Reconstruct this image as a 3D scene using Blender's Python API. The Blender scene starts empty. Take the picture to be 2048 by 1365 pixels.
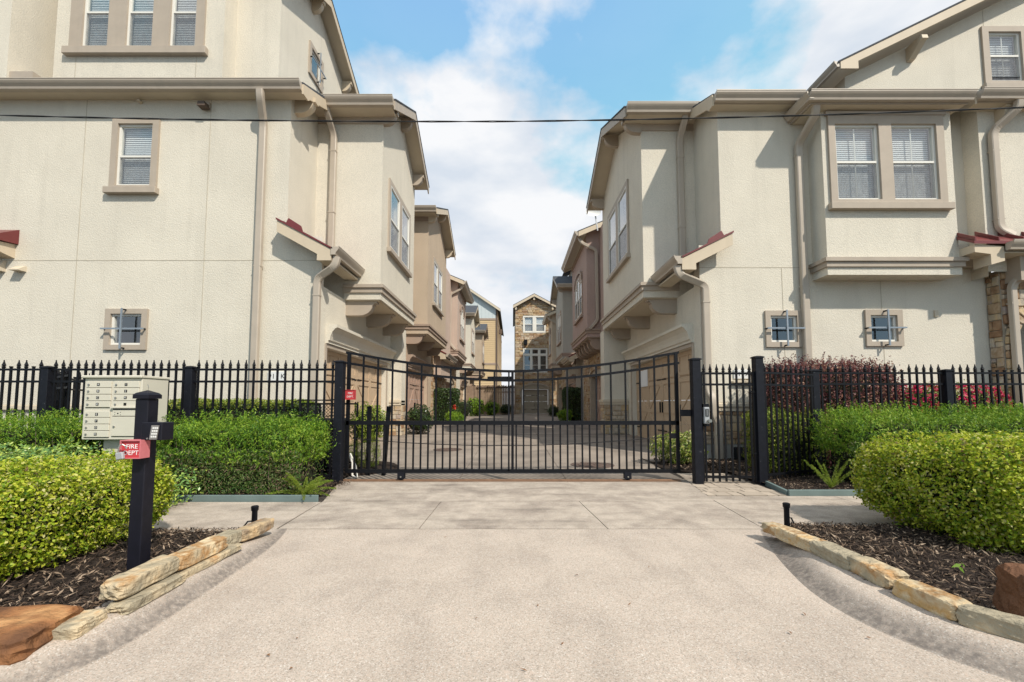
import bpy, bmesh, math, random
import numpy as np
from mathutils import Vector, Matrix

# ------------------------------------------------------------------ camera, world, sun, exposure
scene = bpy.context.scene
COL = scene.collection
random.seed(7)
RNG = np.random.default_rng(11)

camd = bpy.data.cameras.new('camera')
camd.sensor_width = 36.0
camd.lens = 850 / 2048 * 36
camd.shift_x = -0.0005
camd.shift_y = 0.0348
camd.clip_start = 0.05
camd.clip_end = 3000
cam = bpy.data.objects.new('camera', camd)
cam.location = (0, 0, 1.2)
cam.rotation_euler = (math.radians(90 + 3.657), 0, 0)
COL.objects.link(cam)
scene.camera = cam

SUN_DIR = Vector((-0.85, 1.0, -1.35)).normalized()
world = bpy.data.worlds.new('World')
scene.world = world
world.use_nodes = True


def build_world():
    nt = world.node_tree
    nt.nodes.clear()
    N = nt.nodes.new
    L = nt.links.new
    out = N('ShaderNodeOutputWorld')
    bg = N('ShaderNodeBackground')
    bg.inputs[1].default_value = 0.15
    sky = N('ShaderNodeTexSky')
    sky.sky_type = 'NISHITA'
    sky.sun_disc = False
    sky.sun_elevation = math.asin(-SUN_DIR.z)
    sky.sun_rotation = math.atan2(-SUN_DIR.x, -SUN_DIR.y)
    sky.air_density = 1.0
    sky.dust_density = 0.6
    sky.ozone_density = 2.0
    tc = N('ShaderNodeTexCoord')
    mp = N('ShaderNodeMapping')
    mp.inputs['Location'].default_value = CLOUD_OFFSET
    mp.inputs['Scale'].default_value = (1.0, 1.0, 1.5)
    L(tc.outputs['Generated'], mp.inputs['Vector'])
    n1 = N('ShaderNodeTexNoise')
    n1.inputs['Scale'].default_value = 2.0
    n1.inputs['Detail'].default_value = 9
    n1.inputs['Roughness'].default_value = 0.52
    n1.inputs['Distortion'].default_value = 0.0
    L(mp.outputs[0], n1.inputs['Vector'])
    rp = N('ShaderNodeValToRGB')
    rp.color_ramp.elements[0].position = 0.425
    rp.color_ramp.elements[0].color = (0.10, 0.10, 0.10, 1)
    rp.color_ramp.elements[1].position = 0.505
    rp.color_ramp.elements[1].color = (0.97, 0.97, 0.97, 1)
    L(n1.outputs['Fac'], rp.inputs[0])
    n2 = N('ShaderNodeTexNoise')
    n2.inputs['Scale'].default_value = 4.2
    n2.inputs['Detail'].default_value = 6
    mp2 = N('ShaderNodeMapping')
    mp2.inputs['Location'].default_value = (CLOUD_OFFSET[0] + 3.1, CLOUD_OFFSET[1], CLOUD_OFFSET[2])
    mp2.inputs['Scale'].default_value = (1.0, 1.0, 2.4)
    L(tc.outputs['Generated'], mp2.inputs['Vector'])
    L(mp2.outputs[0], n2.inputs['Vector'])
    cr = N('ShaderNodeValToRGB')
    cr.color_ramp.elements[0].position = 0.38
    cr.color_ramp.elements[0].color = (2.45, 2.65, 2.95, 1)
    cr.color_ramp.elements[1].position = 0.60
    cr.color_ramp.elements[1].color = (3.35, 3.35, 3.4, 1)
    L(n2.outputs['Fac'], cr.inputs[0])
    gain = N('ShaderNodeVectorMath')
    gain.operation = 'MULTIPLY'
    gain.inputs[1].default_value = (0.95, 1.35, 1.35)
    L(sky.outputs[0], gain.inputs[0])
    cap = N('ShaderNodeVectorMath')
    cap.operation = 'MINIMUM'
    cap.inputs[1].default_value = (1.45, 2.25, 2.9)
    L(gain.outputs[0], cap.inputs[0])
    mx = N('ShaderNodeMix')
    mx.data_type = 'RGBA'
    L(rp.outputs[0], mx.inputs[0])
    L(cap.outputs[0], mx.inputs[6])
    L(cr.outputs[0], mx.inputs[7])
    L(mx.outputs[2], bg.inputs[0])
    L(bg.outputs[0], out.inputs[0])


CLOUD_OFFSET = (33.92, 8.6, 15.60)
build_world()

sund = bpy.data.lights.new('sun', 'SUN')
sund.energy = 2.4
sund.angle = math.radians(1.2)
sund.color = (1.0, 0.93, 0.82)
sun = bpy.data.objects.new('sun', sund)
sun.rotation_euler = SUN_DIR.to_track_quat('-Z', 'Y').to_euler()
sun.location = (8, -10, 14)
COL.objects.link(sun)

scene.view_settings.view_transform = 'Standard'
scene.view_settings.look = 'None'
scene.view_settings.exposure = 0.95
scene.view_settings.gamma = 1.0
scene.render.engine = 'CYCLES'
scene.cycles.use_denoising = True
scene.cycles.max_bounces = 6
scene.cycles.diffuse_bounces = 3
scene.cycles.glossy_bounces = 3
scene.cycles.transparent_max_bounces = 12
scene.cycles.transmission_bounces = 2


# ------------------------------------------------------------------ materials
def nodes_of(name):
    m = bpy.data.materials.new(name)
    m.use_nodes = True
    nt = m.node_tree
    nt.nodes.clear()
    out = nt.nodes.new('ShaderNodeOutputMaterial')
    return m, nt, out


def mat(name, col, rough=0.7, var=0.12, vscale=3.0, bump=0.0, bscale=40.0, metal=0.0, spec=0.3,
        col2=None, c2scale=1.2, c2pos=(0.45, 0.62), obj_rand=0.0, isl_rand=0.0, streak=0.0, svec=(2.6, 2.6, 0.22), speck=None, bdist=0.01, detail=5):
    """plain painted / mineral surface: base colour with slow variation, optional second colour patches,
    vertical weather streaks, grain bump"""
    m, nt, out = nodes_of(name)
    N = nt.nodes.new
    L = nt.links.new
    b = N('ShaderNodeBsdfPrincipled')
    b.inputs['Roughness'].default_value = rough
    b.inputs['Metallic'].default_value = metal
    b.inputs['Specular IOR Level'].default_value = spec
    g = N('ShaderNodeNewGeometry')
    pos = g.outputs['Position']
    n = N('ShaderNodeTexNoise')
    n.inputs['Scale'].default_value = vscale
    n.inputs['Detail'].default_value = 6
    n.inputs['Roughness'].default_value = 0.6
    L(pos, n.inputs['Vector'])
    mr = N('ShaderNodeMapRange')
    mr.inputs[1].default_value = 0.25
    mr.inputs[2].default_value = 0.75
    mr.inputs[3].default_value = 1 - var
    mr.inputs[4].default_value = 1 + var
    L(n.outputs['Fac'], mr.inputs[0])
    fac = mr.outputs[0]

    def mul(a, bsock):
        q = N('ShaderNodeMath')
        q.operation = 'MULTIPLY'
        L(a, q.inputs[0])
        L(bsock, q.inputs[1])
        return q.outputs[0]
    for amt, kind in ((obj_rand, 'o'), (isl_rand, 'i')):
        if amt:
            if kind == 'o':
                oi = N('ShaderNodeObjectInfo')
                src = oi.outputs['Random']
            else:
                src = g.outputs['Random Per Island']
            r = N('ShaderNodeMapRange')
            r.inputs[3].default_value = 1 - amt
            r.inputs[4].default_value = 1 + amt
            L(src, r.inputs[0])
            fac = mul(fac, r.outputs[0])
    if streak:
        mp = N('ShaderNodeMapping')
        mp.inputs['Scale'].default_value = svec
        L(pos, mp.inputs['Vector'])
        ns = N('ShaderNodeTexNoise')
        ns.inputs['Scale'].default_value = 1.6
        ns.inputs['Detail'].default_value = 5
        L(mp.outputs[0], ns.inputs['Vector'])
        r = N('ShaderNodeMapRange')
        r.inputs[1].default_value = 0.52
        r.inputs[2].default_value = 0.75
        r.inputs[3].default_value = 1.0
        r.inputs[4].default_value = 1 - streak
        L(ns.outputs['Fac'], r.inputs[0])
        fac = mul(fac, r.outputs[0])
    rgb = N('ShaderNodeRGB')
    rgb.outputs[0].default_value = (*col, 1)
    csock = rgb.outputs[0]
    if col2 is not None:
        n2 = N('ShaderNodeTexNoise')
        n2.inputs['Scale'].default_value = c2scale
        n2.inputs['Detail'].default_value = 7
        n2.inputs['Roughness'].default_value = 0.62
        L(pos, n2.inputs['Vector'])
        r = N('ShaderNodeMapRange')
        r.inputs[1].default_value = c2pos[0]
        r.inputs[2].default_value = c2pos[1]
        L(n2.outputs['Fac'], r.inputs[0])
        mx = N('ShaderNodeMix')
        mx.data_type = 'RGBA'
        L(r.outputs[0], mx.inputs[0])
        L(csock, mx.inputs[6])
        mx.inputs[7].default_value = (*col2, 1)
        csock = mx.outputs[2]
    if speck is not None:
        # (scale, [(pos, colour) ...]) random per voronoi cell: exposed aggregate
        sc, stops, amt = speck
        v = N('ShaderNodeTexVoronoi')
        v.inputs['Scale'].default_value = sc
        L(pos, v.inputs['Vector'])
        sp = N('ShaderNodeSeparateColor')
        L(v.outputs['Color'], sp.inputs[0])
        cr = N('ShaderNodeValToRGB')
        el = cr.color_ramp.elements
        while len(el) < len(stops):
            el.new(0.5)
        for e, (p, c) in zip(el, stops):
            e.position = p
            e.color = (*c, 1)
        L(sp.outputs[0], cr.inputs[0])
        mx = N('ShaderNodeMix')
        mx.data_type = 'RGBA'
        mx.inputs[0].default_value = amt
        L(csock, mx.inputs[6])
        L(cr.outputs[0], mx.inputs[7])
        csock = mx.outputs[2]
    vm = N('ShaderNodeVectorMath')
    vm.operation = 'SCALE'
    L(csock, vm.inputs[0])
    L(fac, vm.inputs['Scale'])
    L(vm.outputs[0], b.inputs['Base Color'])
    if bump:
        nb = N('ShaderNodeTexNoise')
        nb.inputs['Scale'].default_value = bscale
        nb.inputs['Detail'].default_value = detail
        nb.inputs['Roughness'].default_value = 0.6
        L(pos, nb.inputs['Vector'])
        bp = N('ShaderNodeBump')
        bp.inputs['Strength'].default_value = bump
        bp.inputs['Distance'].default_value = bdist
        L(nb.outputs['Fac'], bp.inputs['Height'])
        L(bp.outputs[0], b.inputs['Normal'])
    L(b.outputs[0], out.inputs[0])
    return m


def leaf_mat(name, ramp, rough=0.5, trans=0.25, patch=1.6, shift=0.25):
    """foliage: colour picked per leaf, clumps drift through the ramp"""
    m, nt, out = nodes_of(name)
    N = nt.nodes.new
    L = nt.links.new
    g = N('ShaderNodeNewGeometry')
    n = N('ShaderNodeTexNoise')
    n.inputs['Scale'].default_value = patch
    n.inputs['Detail'].default_value = 4
    L(g.outputs['Position'], n.inputs['Vector'])
    a = N('ShaderNodeMath')
    a.operation = 'MULTIPLY_ADD'
    L(n.outputs['Fac'], a.inputs[0])
    a.inputs[1].default_value = shift * 4
    a.inputs[2].default_value = -shift * 2
    s = N('ShaderNodeMath')
    s.operation = 'ADD'
    s.use_clamp = True
    L(a.outputs[0], s.inputs[0])
    L(g.outputs['Random Per Island'], s.inputs[1])
    cr = N('ShaderNodeValToRGB')
    el = cr.color_ramp.elements
    while len(el) < len(ramp):
        el.new(0.5)
    for e, (p, c) in zip(el, ramp):
        e.position = p
        e.color = (*c, 1)
    L(s.outputs[0], cr.inputs[0])
    b = N('ShaderNodeBsdfPrincipled')
    b.inputs['Roughness'].default_value = rough
    b.inputs['Specular IOR Level'].default_value = 0.35
    L(cr.outputs[0], b.inputs['Base Color'])
    t = N('ShaderNodeBsdfTranslucent')
    L(cr.outputs[0], t.inputs[0])
    mx = N('ShaderNodeMixShader')
    mx.inputs[0].default_value = trans
    L(b.outputs[0], mx.inputs[1])
    L(t.outputs[0], mx.inputs[2])
    L(mx.outputs[0], out.inputs[0])
    return m


def ramp_mat(name, stops, rough=0.8, bump=0.5, bscale=30, per='i', var=0.2, vscale=9, bdist=0.01, mixw=0.5):
    """stone: base colour picked per stone"""
    m, nt, out = nodes_of(name)
    N = nt.nodes.new
    L = nt.links.new
    g = N('ShaderNodeNewGeometry')
    if per == 'i':
        src = g.outputs['Random Per Island']
    else:
        src = N('ShaderNodeObjectInfo').outputs['Random']
    cr = N('ShaderNodeValToRGB')
    el = cr.color_ramp.elements
    while len(el) < len(stops):
        el.new(0.5)
    for e, (p, c) in zip(el, stops):
        e.position = p
        e.color = (*c, 1)
    n = N('ShaderNodeTexNoise')
    n.inputs['Scale'].default_value = vscale
    n.inputs['Detail'].default_value = 6
    L(g.outputs['Position'], n.inputs['Vector'])
    ad = N('ShaderNodeMath')
    ad.operation = 'MULTIPLY_ADD'
    L(n.outputs['Fac'], ad.inputs[0])
    ad.inputs[1].default_value = mixw
    L(src, ad.inputs[2])
    sb = N('ShaderNodeMath')
    sb.operation = 'SUBTRACT'
    sb.use_clamp = True
    L(ad.outputs[0], sb.inputs[0])
    sb.inputs[1].default_value = mixw * 0.5 + (0.25 if mixw > 1 else 0.0)
    L(sb.outputs[0], cr.inputs[0])
    mr = N('ShaderNodeMapRange')
    mr.inputs[1].default_value = 0.3
    mr.inputs[2].default_value = 0.7
    mr.inputs[3].default_value = 1 - var
    mr.inputs[4].default_value = 1 + var
    L(n.outputs['Fac'], mr.inputs[0])
    vm = N('ShaderNodeVectorMath')
    vm.operation = 'SCALE'
    L(cr.outputs[0], vm.inputs[0])
    L(mr.outputs[0], vm.inputs['Scale'])
    b = N('ShaderNodeBsdfPrincipled')
    b.inputs['Roughness'].default_value = rough
    b.inputs['Specular IOR Level'].default_value = 0.25
    L(vm.outputs[0], b.inputs['Base Color'])
    nb = N('ShaderNodeTexNoise')
    nb.inputs['Scale'].default_value = bscale
    nb.inputs['Detail'].default_value = 7
    L(g.outputs['Position'], nb.inputs['Vector'])
    bp = N('ShaderNodeBump')
    bp.inputs['Strength'].default_value = bump
    bp.inputs['Distance'].default_value = bdist
    L(nb.outputs['Fac'], bp.inputs['Height'])
    L(bp.outputs[0], b.inputs['Normal'])
    L(b.outputs[0], out.inputs[0])
    return m


def glass_mat(name):
    m, nt, out = nodes_of(name)
    N = nt.nodes.new
    L = nt.links.new
    fr = N('ShaderNodeFresnel')
    gb = N('ShaderNodeNewGeometry')
    ior = N('ShaderNodeMapRange')
    ior.inputs[3].default_value = 1.6
    ior.inputs[4].default_value = 1 / 1.6
    L(gb.outputs['Backfacing'], ior.inputs[0])
    L(ior.outputs[0], fr.inputs[0])
    ma = N('ShaderNodeMath')
    ma.operation = 'MULTIPLY_ADD'
    ma.use_clamp = True
    L(fr.outputs[0], ma.inputs[0])
    ma.inputs[1].default_value = 1.5
    ma.inputs[2].default_value = 0.14
    tr = N('ShaderNodeBsdfTransparent')
    tr.inputs[0].default_value = (0.90, 0.93, 0.93, 1)
    gl = N('ShaderNodeBsdfGlossy')
    gl.inputs['Roughness'].default_value = 0.02
    nb = N('ShaderNodeTexNoise')
    nb.inputs['Scale'].default_value = 2.2
    g = N('ShaderNodeNewGeometry')
    L(g.outputs['Position'], nb.inputs['Vector'])
    bp = N('ShaderNodeBump')
    bp.inputs['Strength'].default_value = 0.06
    bp.inputs['Distance'].default_value = 0.05
    L(nb.outputs['Fac'], bp.inputs['Height'])
    L(bp.outputs[0], gl.inputs['Normal'])
    mx = N('ShaderNodeMixShader')
    L(ma.outputs[0], mx.inputs[0])
    L(tr.outputs[0], mx.inputs[1])
    L(gl.outputs[0], mx.inputs[2])
    L(mx.outputs[0], out.inputs[0])
    return m


def screen_mat(name):
    """woven insect screen: fine dark mesh, half open"""
    m, nt, out = nodes_of(name)
    N = nt.nodes.new
    L = nt.links.new
    tr = N('ShaderNodeBsdfTransparent')
    d = N('ShaderNodeBsdfDiffuse')
    d.inputs[0].default_value = (0.20, 0.205, 0.22, 1)
    n = N('ShaderNodeTexNoise')
    n.inputs['Scale'].default_value = 14
    n.inputs['Detail'].default_value = 3
    g = N('ShaderNodeNewGeometry')
    mp = N('ShaderNodeMapping')
    mp.inputs['Scale'].default_value = (2.0, 2.0, 0.5)
    L(g.outputs['Position'], mp.inputs[0])
    L(mp.outputs[0], n.inputs['Vector'])
    mr = N('ShaderNodeMapRange')
    mr.inputs[1].default_value = 0.3
    mr.inputs[2].default_value = 0.7
    mr.inputs[3].default_value = 0.22
    mr.inputs[4].default_value = 0.50
    L(n.outputs['Fac'], mr.inputs[0])
    mx = N('ShaderNodeMixShader')
    L(mr.outputs[0], mx.inputs[0])
    L(tr.outputs[0], mx.inputs[1])
    L(d.outputs[0], mx.inputs[2])
    L(mx.outputs[0], out.inputs[0])
    return m


def stucco(name, col):
    return mat(name, col, rough=0.92, var=0.07, vscale=0.9, bump=0.8, bscale=48, spec=0.1,
               col2=tuple(c * k for c, k in zip(col, (0.83, 0.84, 0.85))), c2scale=55, c2pos=(0.42, 0.66), streak=0.07, bdist=0.013, detail=6)


M = {}
M['stucco'] = stucco('cream_stucco', (0.71, 0.655, 0.55))
M['stucco_tan'] = stucco('tan_stucco', (0.54, 0.43, 0.32))
M['stucco_pink'] = stucco('rose_tan_stucco', (0.55, 0.43, 0.355))
M['stucco_mauve'] = stucco('mauve_stucco', (0.46, 0.34, 0.295))
M['stucco_grey'] = stucco('grey_tan_stucco', (0.44, 0.405, 0.345))
M['trim'] = mat('taupe_trim', (0.42, 0.355, 0.285), rough=0.6, var=0.07, streak=0.08, bump=0.12, bscale=60)
M['trim_brown'] = mat('brown_trim', (0.36, 0.27, 0.21), rough=0.65, var=0.07)
M['trim_dark'] = mat('dark_brown_trim', (0.12, 0.085, 0.065), rough=0.6, var=0.07)
M['cream_trim'] = mat('cream_fascia', (0.58, 0.485, 0.36), rough=0.6, var=0.05, streak=0.06)
M['soffit'] = mat('cream_soffit', (0.60, 0.52, 0.40), rough=0.7, var=0.04)
M['gutter'] = mat('tan_gutter_metal', (0.45, 0.385, 0.31), rough=0.42, var=0.06, spec=0.5, streak=0.1)
M['shingle'] = mat('grey_shingle', (0.065, 0.07, 0.08), rough=0.9, var=0.3, vscale=9, bump=0.5, bscale=30)
M['red'] = mat('red_metal_roof', (0.16, 0.03, 0.03), rough=0.4, var=0.1, spec=0.5)
M['vinyl'] = mat('white_vinyl', (0.74, 0.72, 0.66), rough=0.45, var=0.03)
M['glass'] = glass_mat('window_glass')
M['screen'] = screen_mat('insect_screen')
M['blind'] = mat('white_blind', (0.84, 0.84, 0.84), rough=0.6, var=0.03)
M['inside'] = mat('dim_room', (0.04, 0.042, 0.046), rough=0.9, var=0.1)
M['bars'] = mat('grey_steel_bar', (0.30, 0.34, 0.38), rough=0.4, metal=0.4, var=0.08)
M['iron'] = mat('black_iron_paint', (0.006, 0.0065, 0.009), rough=0.5, var=0.3, vscale=14, spec=0.22)
M['iron_worn'] = mat('worn_black_paint', (0.008, 0.009, 0.014), rough=0.5, var=0.3, vscale=14, spec=0.25, col2=(0.10, 0.10, 0.11), c2scale=22, c2pos=(0.66, 0.74))
M['post'] = mat('black_keypad_post', (0.008, 0.008, 0.014), rough=0.5, var=0.3, vscale=12, spec=0.28, col2=(0.10, 0.10, 0.11), c2scale=16, c2pos=(0.68, 0.76))
AGG = [(0.0, (0.22, 0.17, 0.13)), (0.25, (0.45, 0.37, 0.30)), (0.6, (0.55, 0.47, 0.40)), (0.85, (0.60, 0.44, 0.34)), (1.0, (0.80, 0.76, 0.70))]
M['aggregate'] = mat('exposed_aggregate_concrete', (0.40, 0.352, 0.30), rough=0.9, var=0.12, vscale=1.6, bump=0.4, bscale=210, spec=0.2,
                     col2=(0.24, 0.215, 0.19), c2scale=2.3, c2pos=(0.50, 0.82), speck=(185, AGG, 0.52), bdist=0.005, streak=0.12, svec=(3.0, 0.5, 1.0))
M['kerb'] = mat('kerb_concrete', (0.40, 0.352, 0.30), rough=0.9, var=0.12, vscale=1.6, bump=0.4, bscale=210, spec=0.2,
                speck=(185, AGG, 0.52), bdist=0.005)


def add_grime(m, col):
    """tyre rubber and dirt caught along the foot of the kerb"""
    nt = m.node_tree
    b = next(n for n in nt.nodes if n.type == 'BSDF_PRINCIPLED')
    src = b.inputs['Base Color'].links[0].from_socket
    at = nt.nodes.new('ShaderNodeAttribute')
    at.attribute_name = 'grime'
    n = nt.nodes.new('ShaderNodeTexNoise')
    n.inputs['Scale'].default_value = 34
    n.inputs['Detail'].default_value = 9
    g = nt.nodes.new('ShaderNodeNewGeometry')
    nt.links.new(g.outputs['Position'], n.inputs['Vector'])
    r = nt.nodes.new('ShaderNodeMapRange')
    r.inputs[1].default_value = 0.35
    r.inputs[2].default_value = 0.62
    r.inputs[3].default_value = 0.50
    r.inputs[4].default_value = 1.0
    nt.links.new(n.outputs['Fac'], r.inputs[0])
    mu = nt.nodes.new('ShaderNodeMath')
    mu.operation = 'MULTIPLY'
    nt.links.new(at.outputs['Fac'], mu.inputs[0])
    nt.links.new(r.outputs[0], mu.inputs[1])
    mx = nt.nodes.new('ShaderNodeMix')
    mx.data_type = 'RGBA'
    nt.links.new(mu.outputs[0], mx.inputs[0])
    nt.links.new(src, mx.inputs[6])
    mx.inputs[7].default_value = (*col, 1)
    nt.links.new(mx.outputs[2], b.inputs['Base Color'])


add_grime(M['kerb'], (0.15, 0.13, 0.115))
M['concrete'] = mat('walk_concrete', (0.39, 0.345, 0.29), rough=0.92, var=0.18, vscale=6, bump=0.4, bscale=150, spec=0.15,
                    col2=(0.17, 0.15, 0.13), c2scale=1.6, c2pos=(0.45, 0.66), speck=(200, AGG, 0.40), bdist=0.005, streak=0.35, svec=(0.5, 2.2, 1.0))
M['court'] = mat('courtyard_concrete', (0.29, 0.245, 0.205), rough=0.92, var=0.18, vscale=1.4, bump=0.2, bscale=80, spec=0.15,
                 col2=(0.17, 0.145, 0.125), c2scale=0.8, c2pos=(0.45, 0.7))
M['joint'] = mat('joint_dirt', (0.055, 0.045, 0.038), rough=1, var=0.4, vscale=20)
M['reveal'] = mat('stucco_joint', (0.48, 0.43, 0.34), rough=0.9, var=0.15)
M['foundation'] = mat('foundation_concrete', (0.36, 0.35, 0.32), rough=0.95, var=0.2, vscale=4, bump=0.3, bscale=40)
M['mulch'] = mat('dark_mulch', (0.030, 0.020, 0.015), rough=1, var=0.6, vscale=30, bump=1.0, bscale=45, bdist=0.03)
M['chips'] = leaf_mat('mulch_chips', [(0.0, (0.018, 0.012, 0.009)), (0.55, (0.06, 0.038, 0.026)), (0.8, (0.17, 0.115, 0.075)), (1.0, (0.38, 0.29, 0.21))], rough=0.9, trans=0.0, shift=0.15)
M['litter'] = leaf_mat('dry_leaf', [(0.0, (0.10, 0.05, 0.025)), (0.5, (0.19, 0.09, 0.04)), (1.0, (0.30, 0.18, 0.09))], rough=0.8, trans=0.05)
M['soil'] = mat('earth', (0.10, 0.085, 0.06), rough=1, var=0.3)
M['asphalt'] = mat('street_asphalt', (0.06, 0.06, 0.062), rough=0.95, var=0.2, vscale=3, bump=0.4, bscale=90)
M['edging'] = mat('blue_green_edging', (0.14, 0.19, 0.185), rough=0.7, var=0.15, bump=0.2, bscale=30)
M['sand'] = ramp_mat('sandstone_block', [(0.0, (0.36, 0.31, 0.22)), (0.25, (0.50, 0.40, 0.26)), (0.40, (0.38, 0.21, 0.085)), (0.55, (0.54, 0.44, 0.29)), (0.72, (0.46, 0.29, 0.12)), (0.86, (0.50, 0.41, 0.27)), (1.0, (0.36, 0.32, 0.27))], per='o', bump=1.0, bscale=22, vscale=7, bdist=0.03, mixw=1.3)
M['boulder'] = ramp_mat('rust_sandstone', [(0.0, (0.15, 0.07, 0.035)), (0.25, (0.28, 0.125, 0.05)), (0.5, (0.42, 0.23, 0.10)), (0.65, (0.30, 0.23, 0.16)), (0.8, (0.50, 0.37, 0.22)), (1.0, (0.40, 0.22, 0.10))], per='o', bump=1.0, bscale=16, vscale=5, bdist=0.04, mixw=1.3)
ST = [(0.0, (0.28, 0.16, 0.09)), (0.3, (0.40, 0.28, 0.17)), (0.55, (0.48, 0.42, 0.34)), (0.8, (0.52, 0.38, 0.21)), (1.0, (0.36, 0.30, 0.27))]
M['stone'] = ramp_mat('wall_stone', ST, per='o', bump=0.8, bscale=22, bdist=0.015)
STF = [(0.0, (0.30, 0.17, 0.09)), (0.3, (0.44, 0.31, 0.17)), (0.55, (0.50, 0.40, 0.27)), (0.8, (0.40, 0.27, 0.18)), (1.0, (0.53, 0.45, 0.34))]
M['stone_far'] = ramp_mat('rubble_cladding', STF, per='i', bump=0.6, bscale=9, bdist=0.03)
M['mortar'] = mat('mortar', (0.40, 0.35, 0.28), rough=1, var=0.12, vscale=8)
M['paver'] = mat('paver', (0.42, 0.35, 0.28), rough=0.95, var=0.12, vscale=6, obj_rand=0.12, bump=0.3, bscale=90, bdist=0.004)
M['gdoor'] = mat('tan_garage_paint', (0.52, 0.39, 0.265), rough=0.55, var=0.05)
M['gdoor_pink'] = mat('rose_garage_paint', (0.42, 0.29, 0.225), rough=0.55, var=0.05)
M['gdoor_grey'] = mat('olive_garage_paint', (0.36, 0.31, 0.235), rough=0.55, var=0.05)
M['paper'] = mat('white_paper', (0.80, 0.81, 0.82), rough=0.7, var=0.02)
M['mailbox'] = mat('beige_mailbox_paint', (0.62, 0.58, 0.485), rough=0.5, var=0.04, spec=0.4)
M['chrome'] = mat('dull_lock_metal', (0.42, 0.41, 0.38), rough=0.35, metal=0.8, var=0.1)
M['ink'] = mat('black_print', (0.012, 0.012, 0.012), rough=0.6, var=0.0)
M['white_print'] = mat('white_print', (0.82, 0.82, 0.80), rough=0.6, var=0.0)
M['firered'] = mat('red_lockbox_paint', (0.50, 0.055, 0.065), rough=0.45, var=0.08)
M['firered_faded'] = mat('sun_faded_red_paint', (0.56, 0.17, 0.185), rough=0.55, var=0.12, vscale=7)
M['plaque'] = mat('white_plaque', (0.72, 0.72, 0.70), rough=0.5, var=0.03)
M['keys'] = mat('keypad_plate', (0.33, 0.31, 0.29), rough=0.4, metal=0.5, var=0.1)
M['rust'] = mat('rusty_track', (0.24, 0.14, 0.085), rough=0.75, var=0.25, vscale=10, metal=0.2)
M['manhole'] = mat('cast_iron_lid', (0.12, 0.085, 0.07), rough=0.8, var=0.2, vscale=9, bump=0.4, bscale=60)
M['plank'] = mat('weathered_cedar', (0.25, 0.18, 0.13), rough=0.9, var=0.2, vscale=5, obj_rand=0.25, streak=0.2)
M['siding'] = mat('yellow_tan_siding', (0.56, 0.41, 0.235), rough=0.7, var=0.05)
M['batten'] = mat('pale_blue_batten_board', (0.55, 0.60, 0.60), rough=0.7, var=0.04)
M['bark'] = mat('twig_bark', (0.15, 0.11, 0.08), rough=0.95, var=0.3, vscale=25)
M['core'] = mat('inner_shade', (0.020, 0.022, 0.010), rough=1, var=0.5, vscale=20, bump=1.0, bscale=40, bdist=0.03)  # near-black colour paints the shade inside hedges and shrubs
M['cable'] = mat('black_cable', (0.02, 0.02, 0.022), rough=0.5, var=0.2)
M['cage'] = mat('black_mesh_wire', (0.010, 0.010, 0.014), rough=0.5, var=0.2)
M['grey_box'] = mat('grey_lock_housing', (0.42, 0.43, 0.44), rough=0.4, metal=0.3, var=0.06)
M['lf_box'] = leaf_mat('boxwood_leaf', [(0.0, (0.20, 0.13, 0.06)), (0.012, (0.08, 0.17, 0.012)), (0.25, (0.24, 0.36, 0.018)), (0.55, (0.46, 0.53, 0.035)), (0.85, (0.58, 0.58, 0.07)), (1.0, (0.62, 0.58, 0.26))], trans=0.35, patch=2.6)
M['lf_hedge'] = leaf_mat('narrow_hedge_leaf', [(0.0, (0.05, 0.13, 0.014)), (0.4, (0.13, 0.27, 0.02)), (0.8, (0.28, 0.43, 0.03)), (1.0, (0.42, 0.52, 0.08))], trans=0.32, patch=1.5)
M['lf_hedge_dry'] = leaf_mat('sparse_hedge_leaf', [(0.0, (0.03, 0.08, 0.014)), (0.5, (0.09, 0.17, 0.03)), (0.8, (0.18, 0.19, 0.07)), (1.0, (0.22, 0.14, 0.10))], trans=0.2, patch=1.5)
M['lf_jas'] = leaf_mat('jasmine_leaf', [(0.0, (0.07, 0.18, 0.06)), (0.5, (0.20, 0.34, 0.08)), (1.0, (0.46, 0.54, 0.10))], rough=0.3, trans=0.2)
M['lf_purple'] = leaf_mat('purple_leaf', [(0.0, (0.05, 0.018, 0.028)), (0.5, (0.17, 0.055, 0.06)), (0.85, (0.34, 0.14, 0.11)), (1.0, (0.42, 0.26, 0.16))], trans=0.25)
M['lf_dark'] = leaf_mat('dark_glossy_leaf', [(0.0, (0.018, 0.04, 0.014)), (0.6, (0.04, 0.085, 0.022)), (1.0, (0.11, 0.15, 0.04))], rough=0.3, trans=0.15)
M['lf_fern'] = leaf_mat('foxtail_fern_leaf', [(0.0, (0.10, 0.19, 0.015)), (0.6, (0.23, 0.33, 0.03)), (1.0, (0.38, 0.42, 0.07))], trans=0.3)
M['lf_bright'] = leaf_mat('bright_shrub_leaf', [(0.0, (0.10, 0.18, 0.02)), (0.5, (0.24, 0.32, 0.03)), (1.0, (0.46, 0.46, 0.10))], trans=0.3)
M['lf_var'] = leaf_mat('variegated_leaf', [(0.0, (0.05, 0.12, 0.02)), (0.45, (0.16, 0.24, 0.03)), (0.75, (0.42, 0.44, 0.09)), (1.0, (0.62, 0.58, 0.32))], trans=0.25)
M['petal'] = leaf_mat('pink_petal', [(0.0, (0.42, 0.008, 0.06)), (1.0, (0.68, 0.02, 0.12))], trans=0.3)
M['petal_red'] = leaf_mat('red_petal', [(0.0, (0.50, 0.03, 0.02)), (1.0, (0.66, 0.08, 0.05))], trans=0.2)


# ------------------------------------------------------------------ geometry helpers
WORLD_LOC = {}


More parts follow.
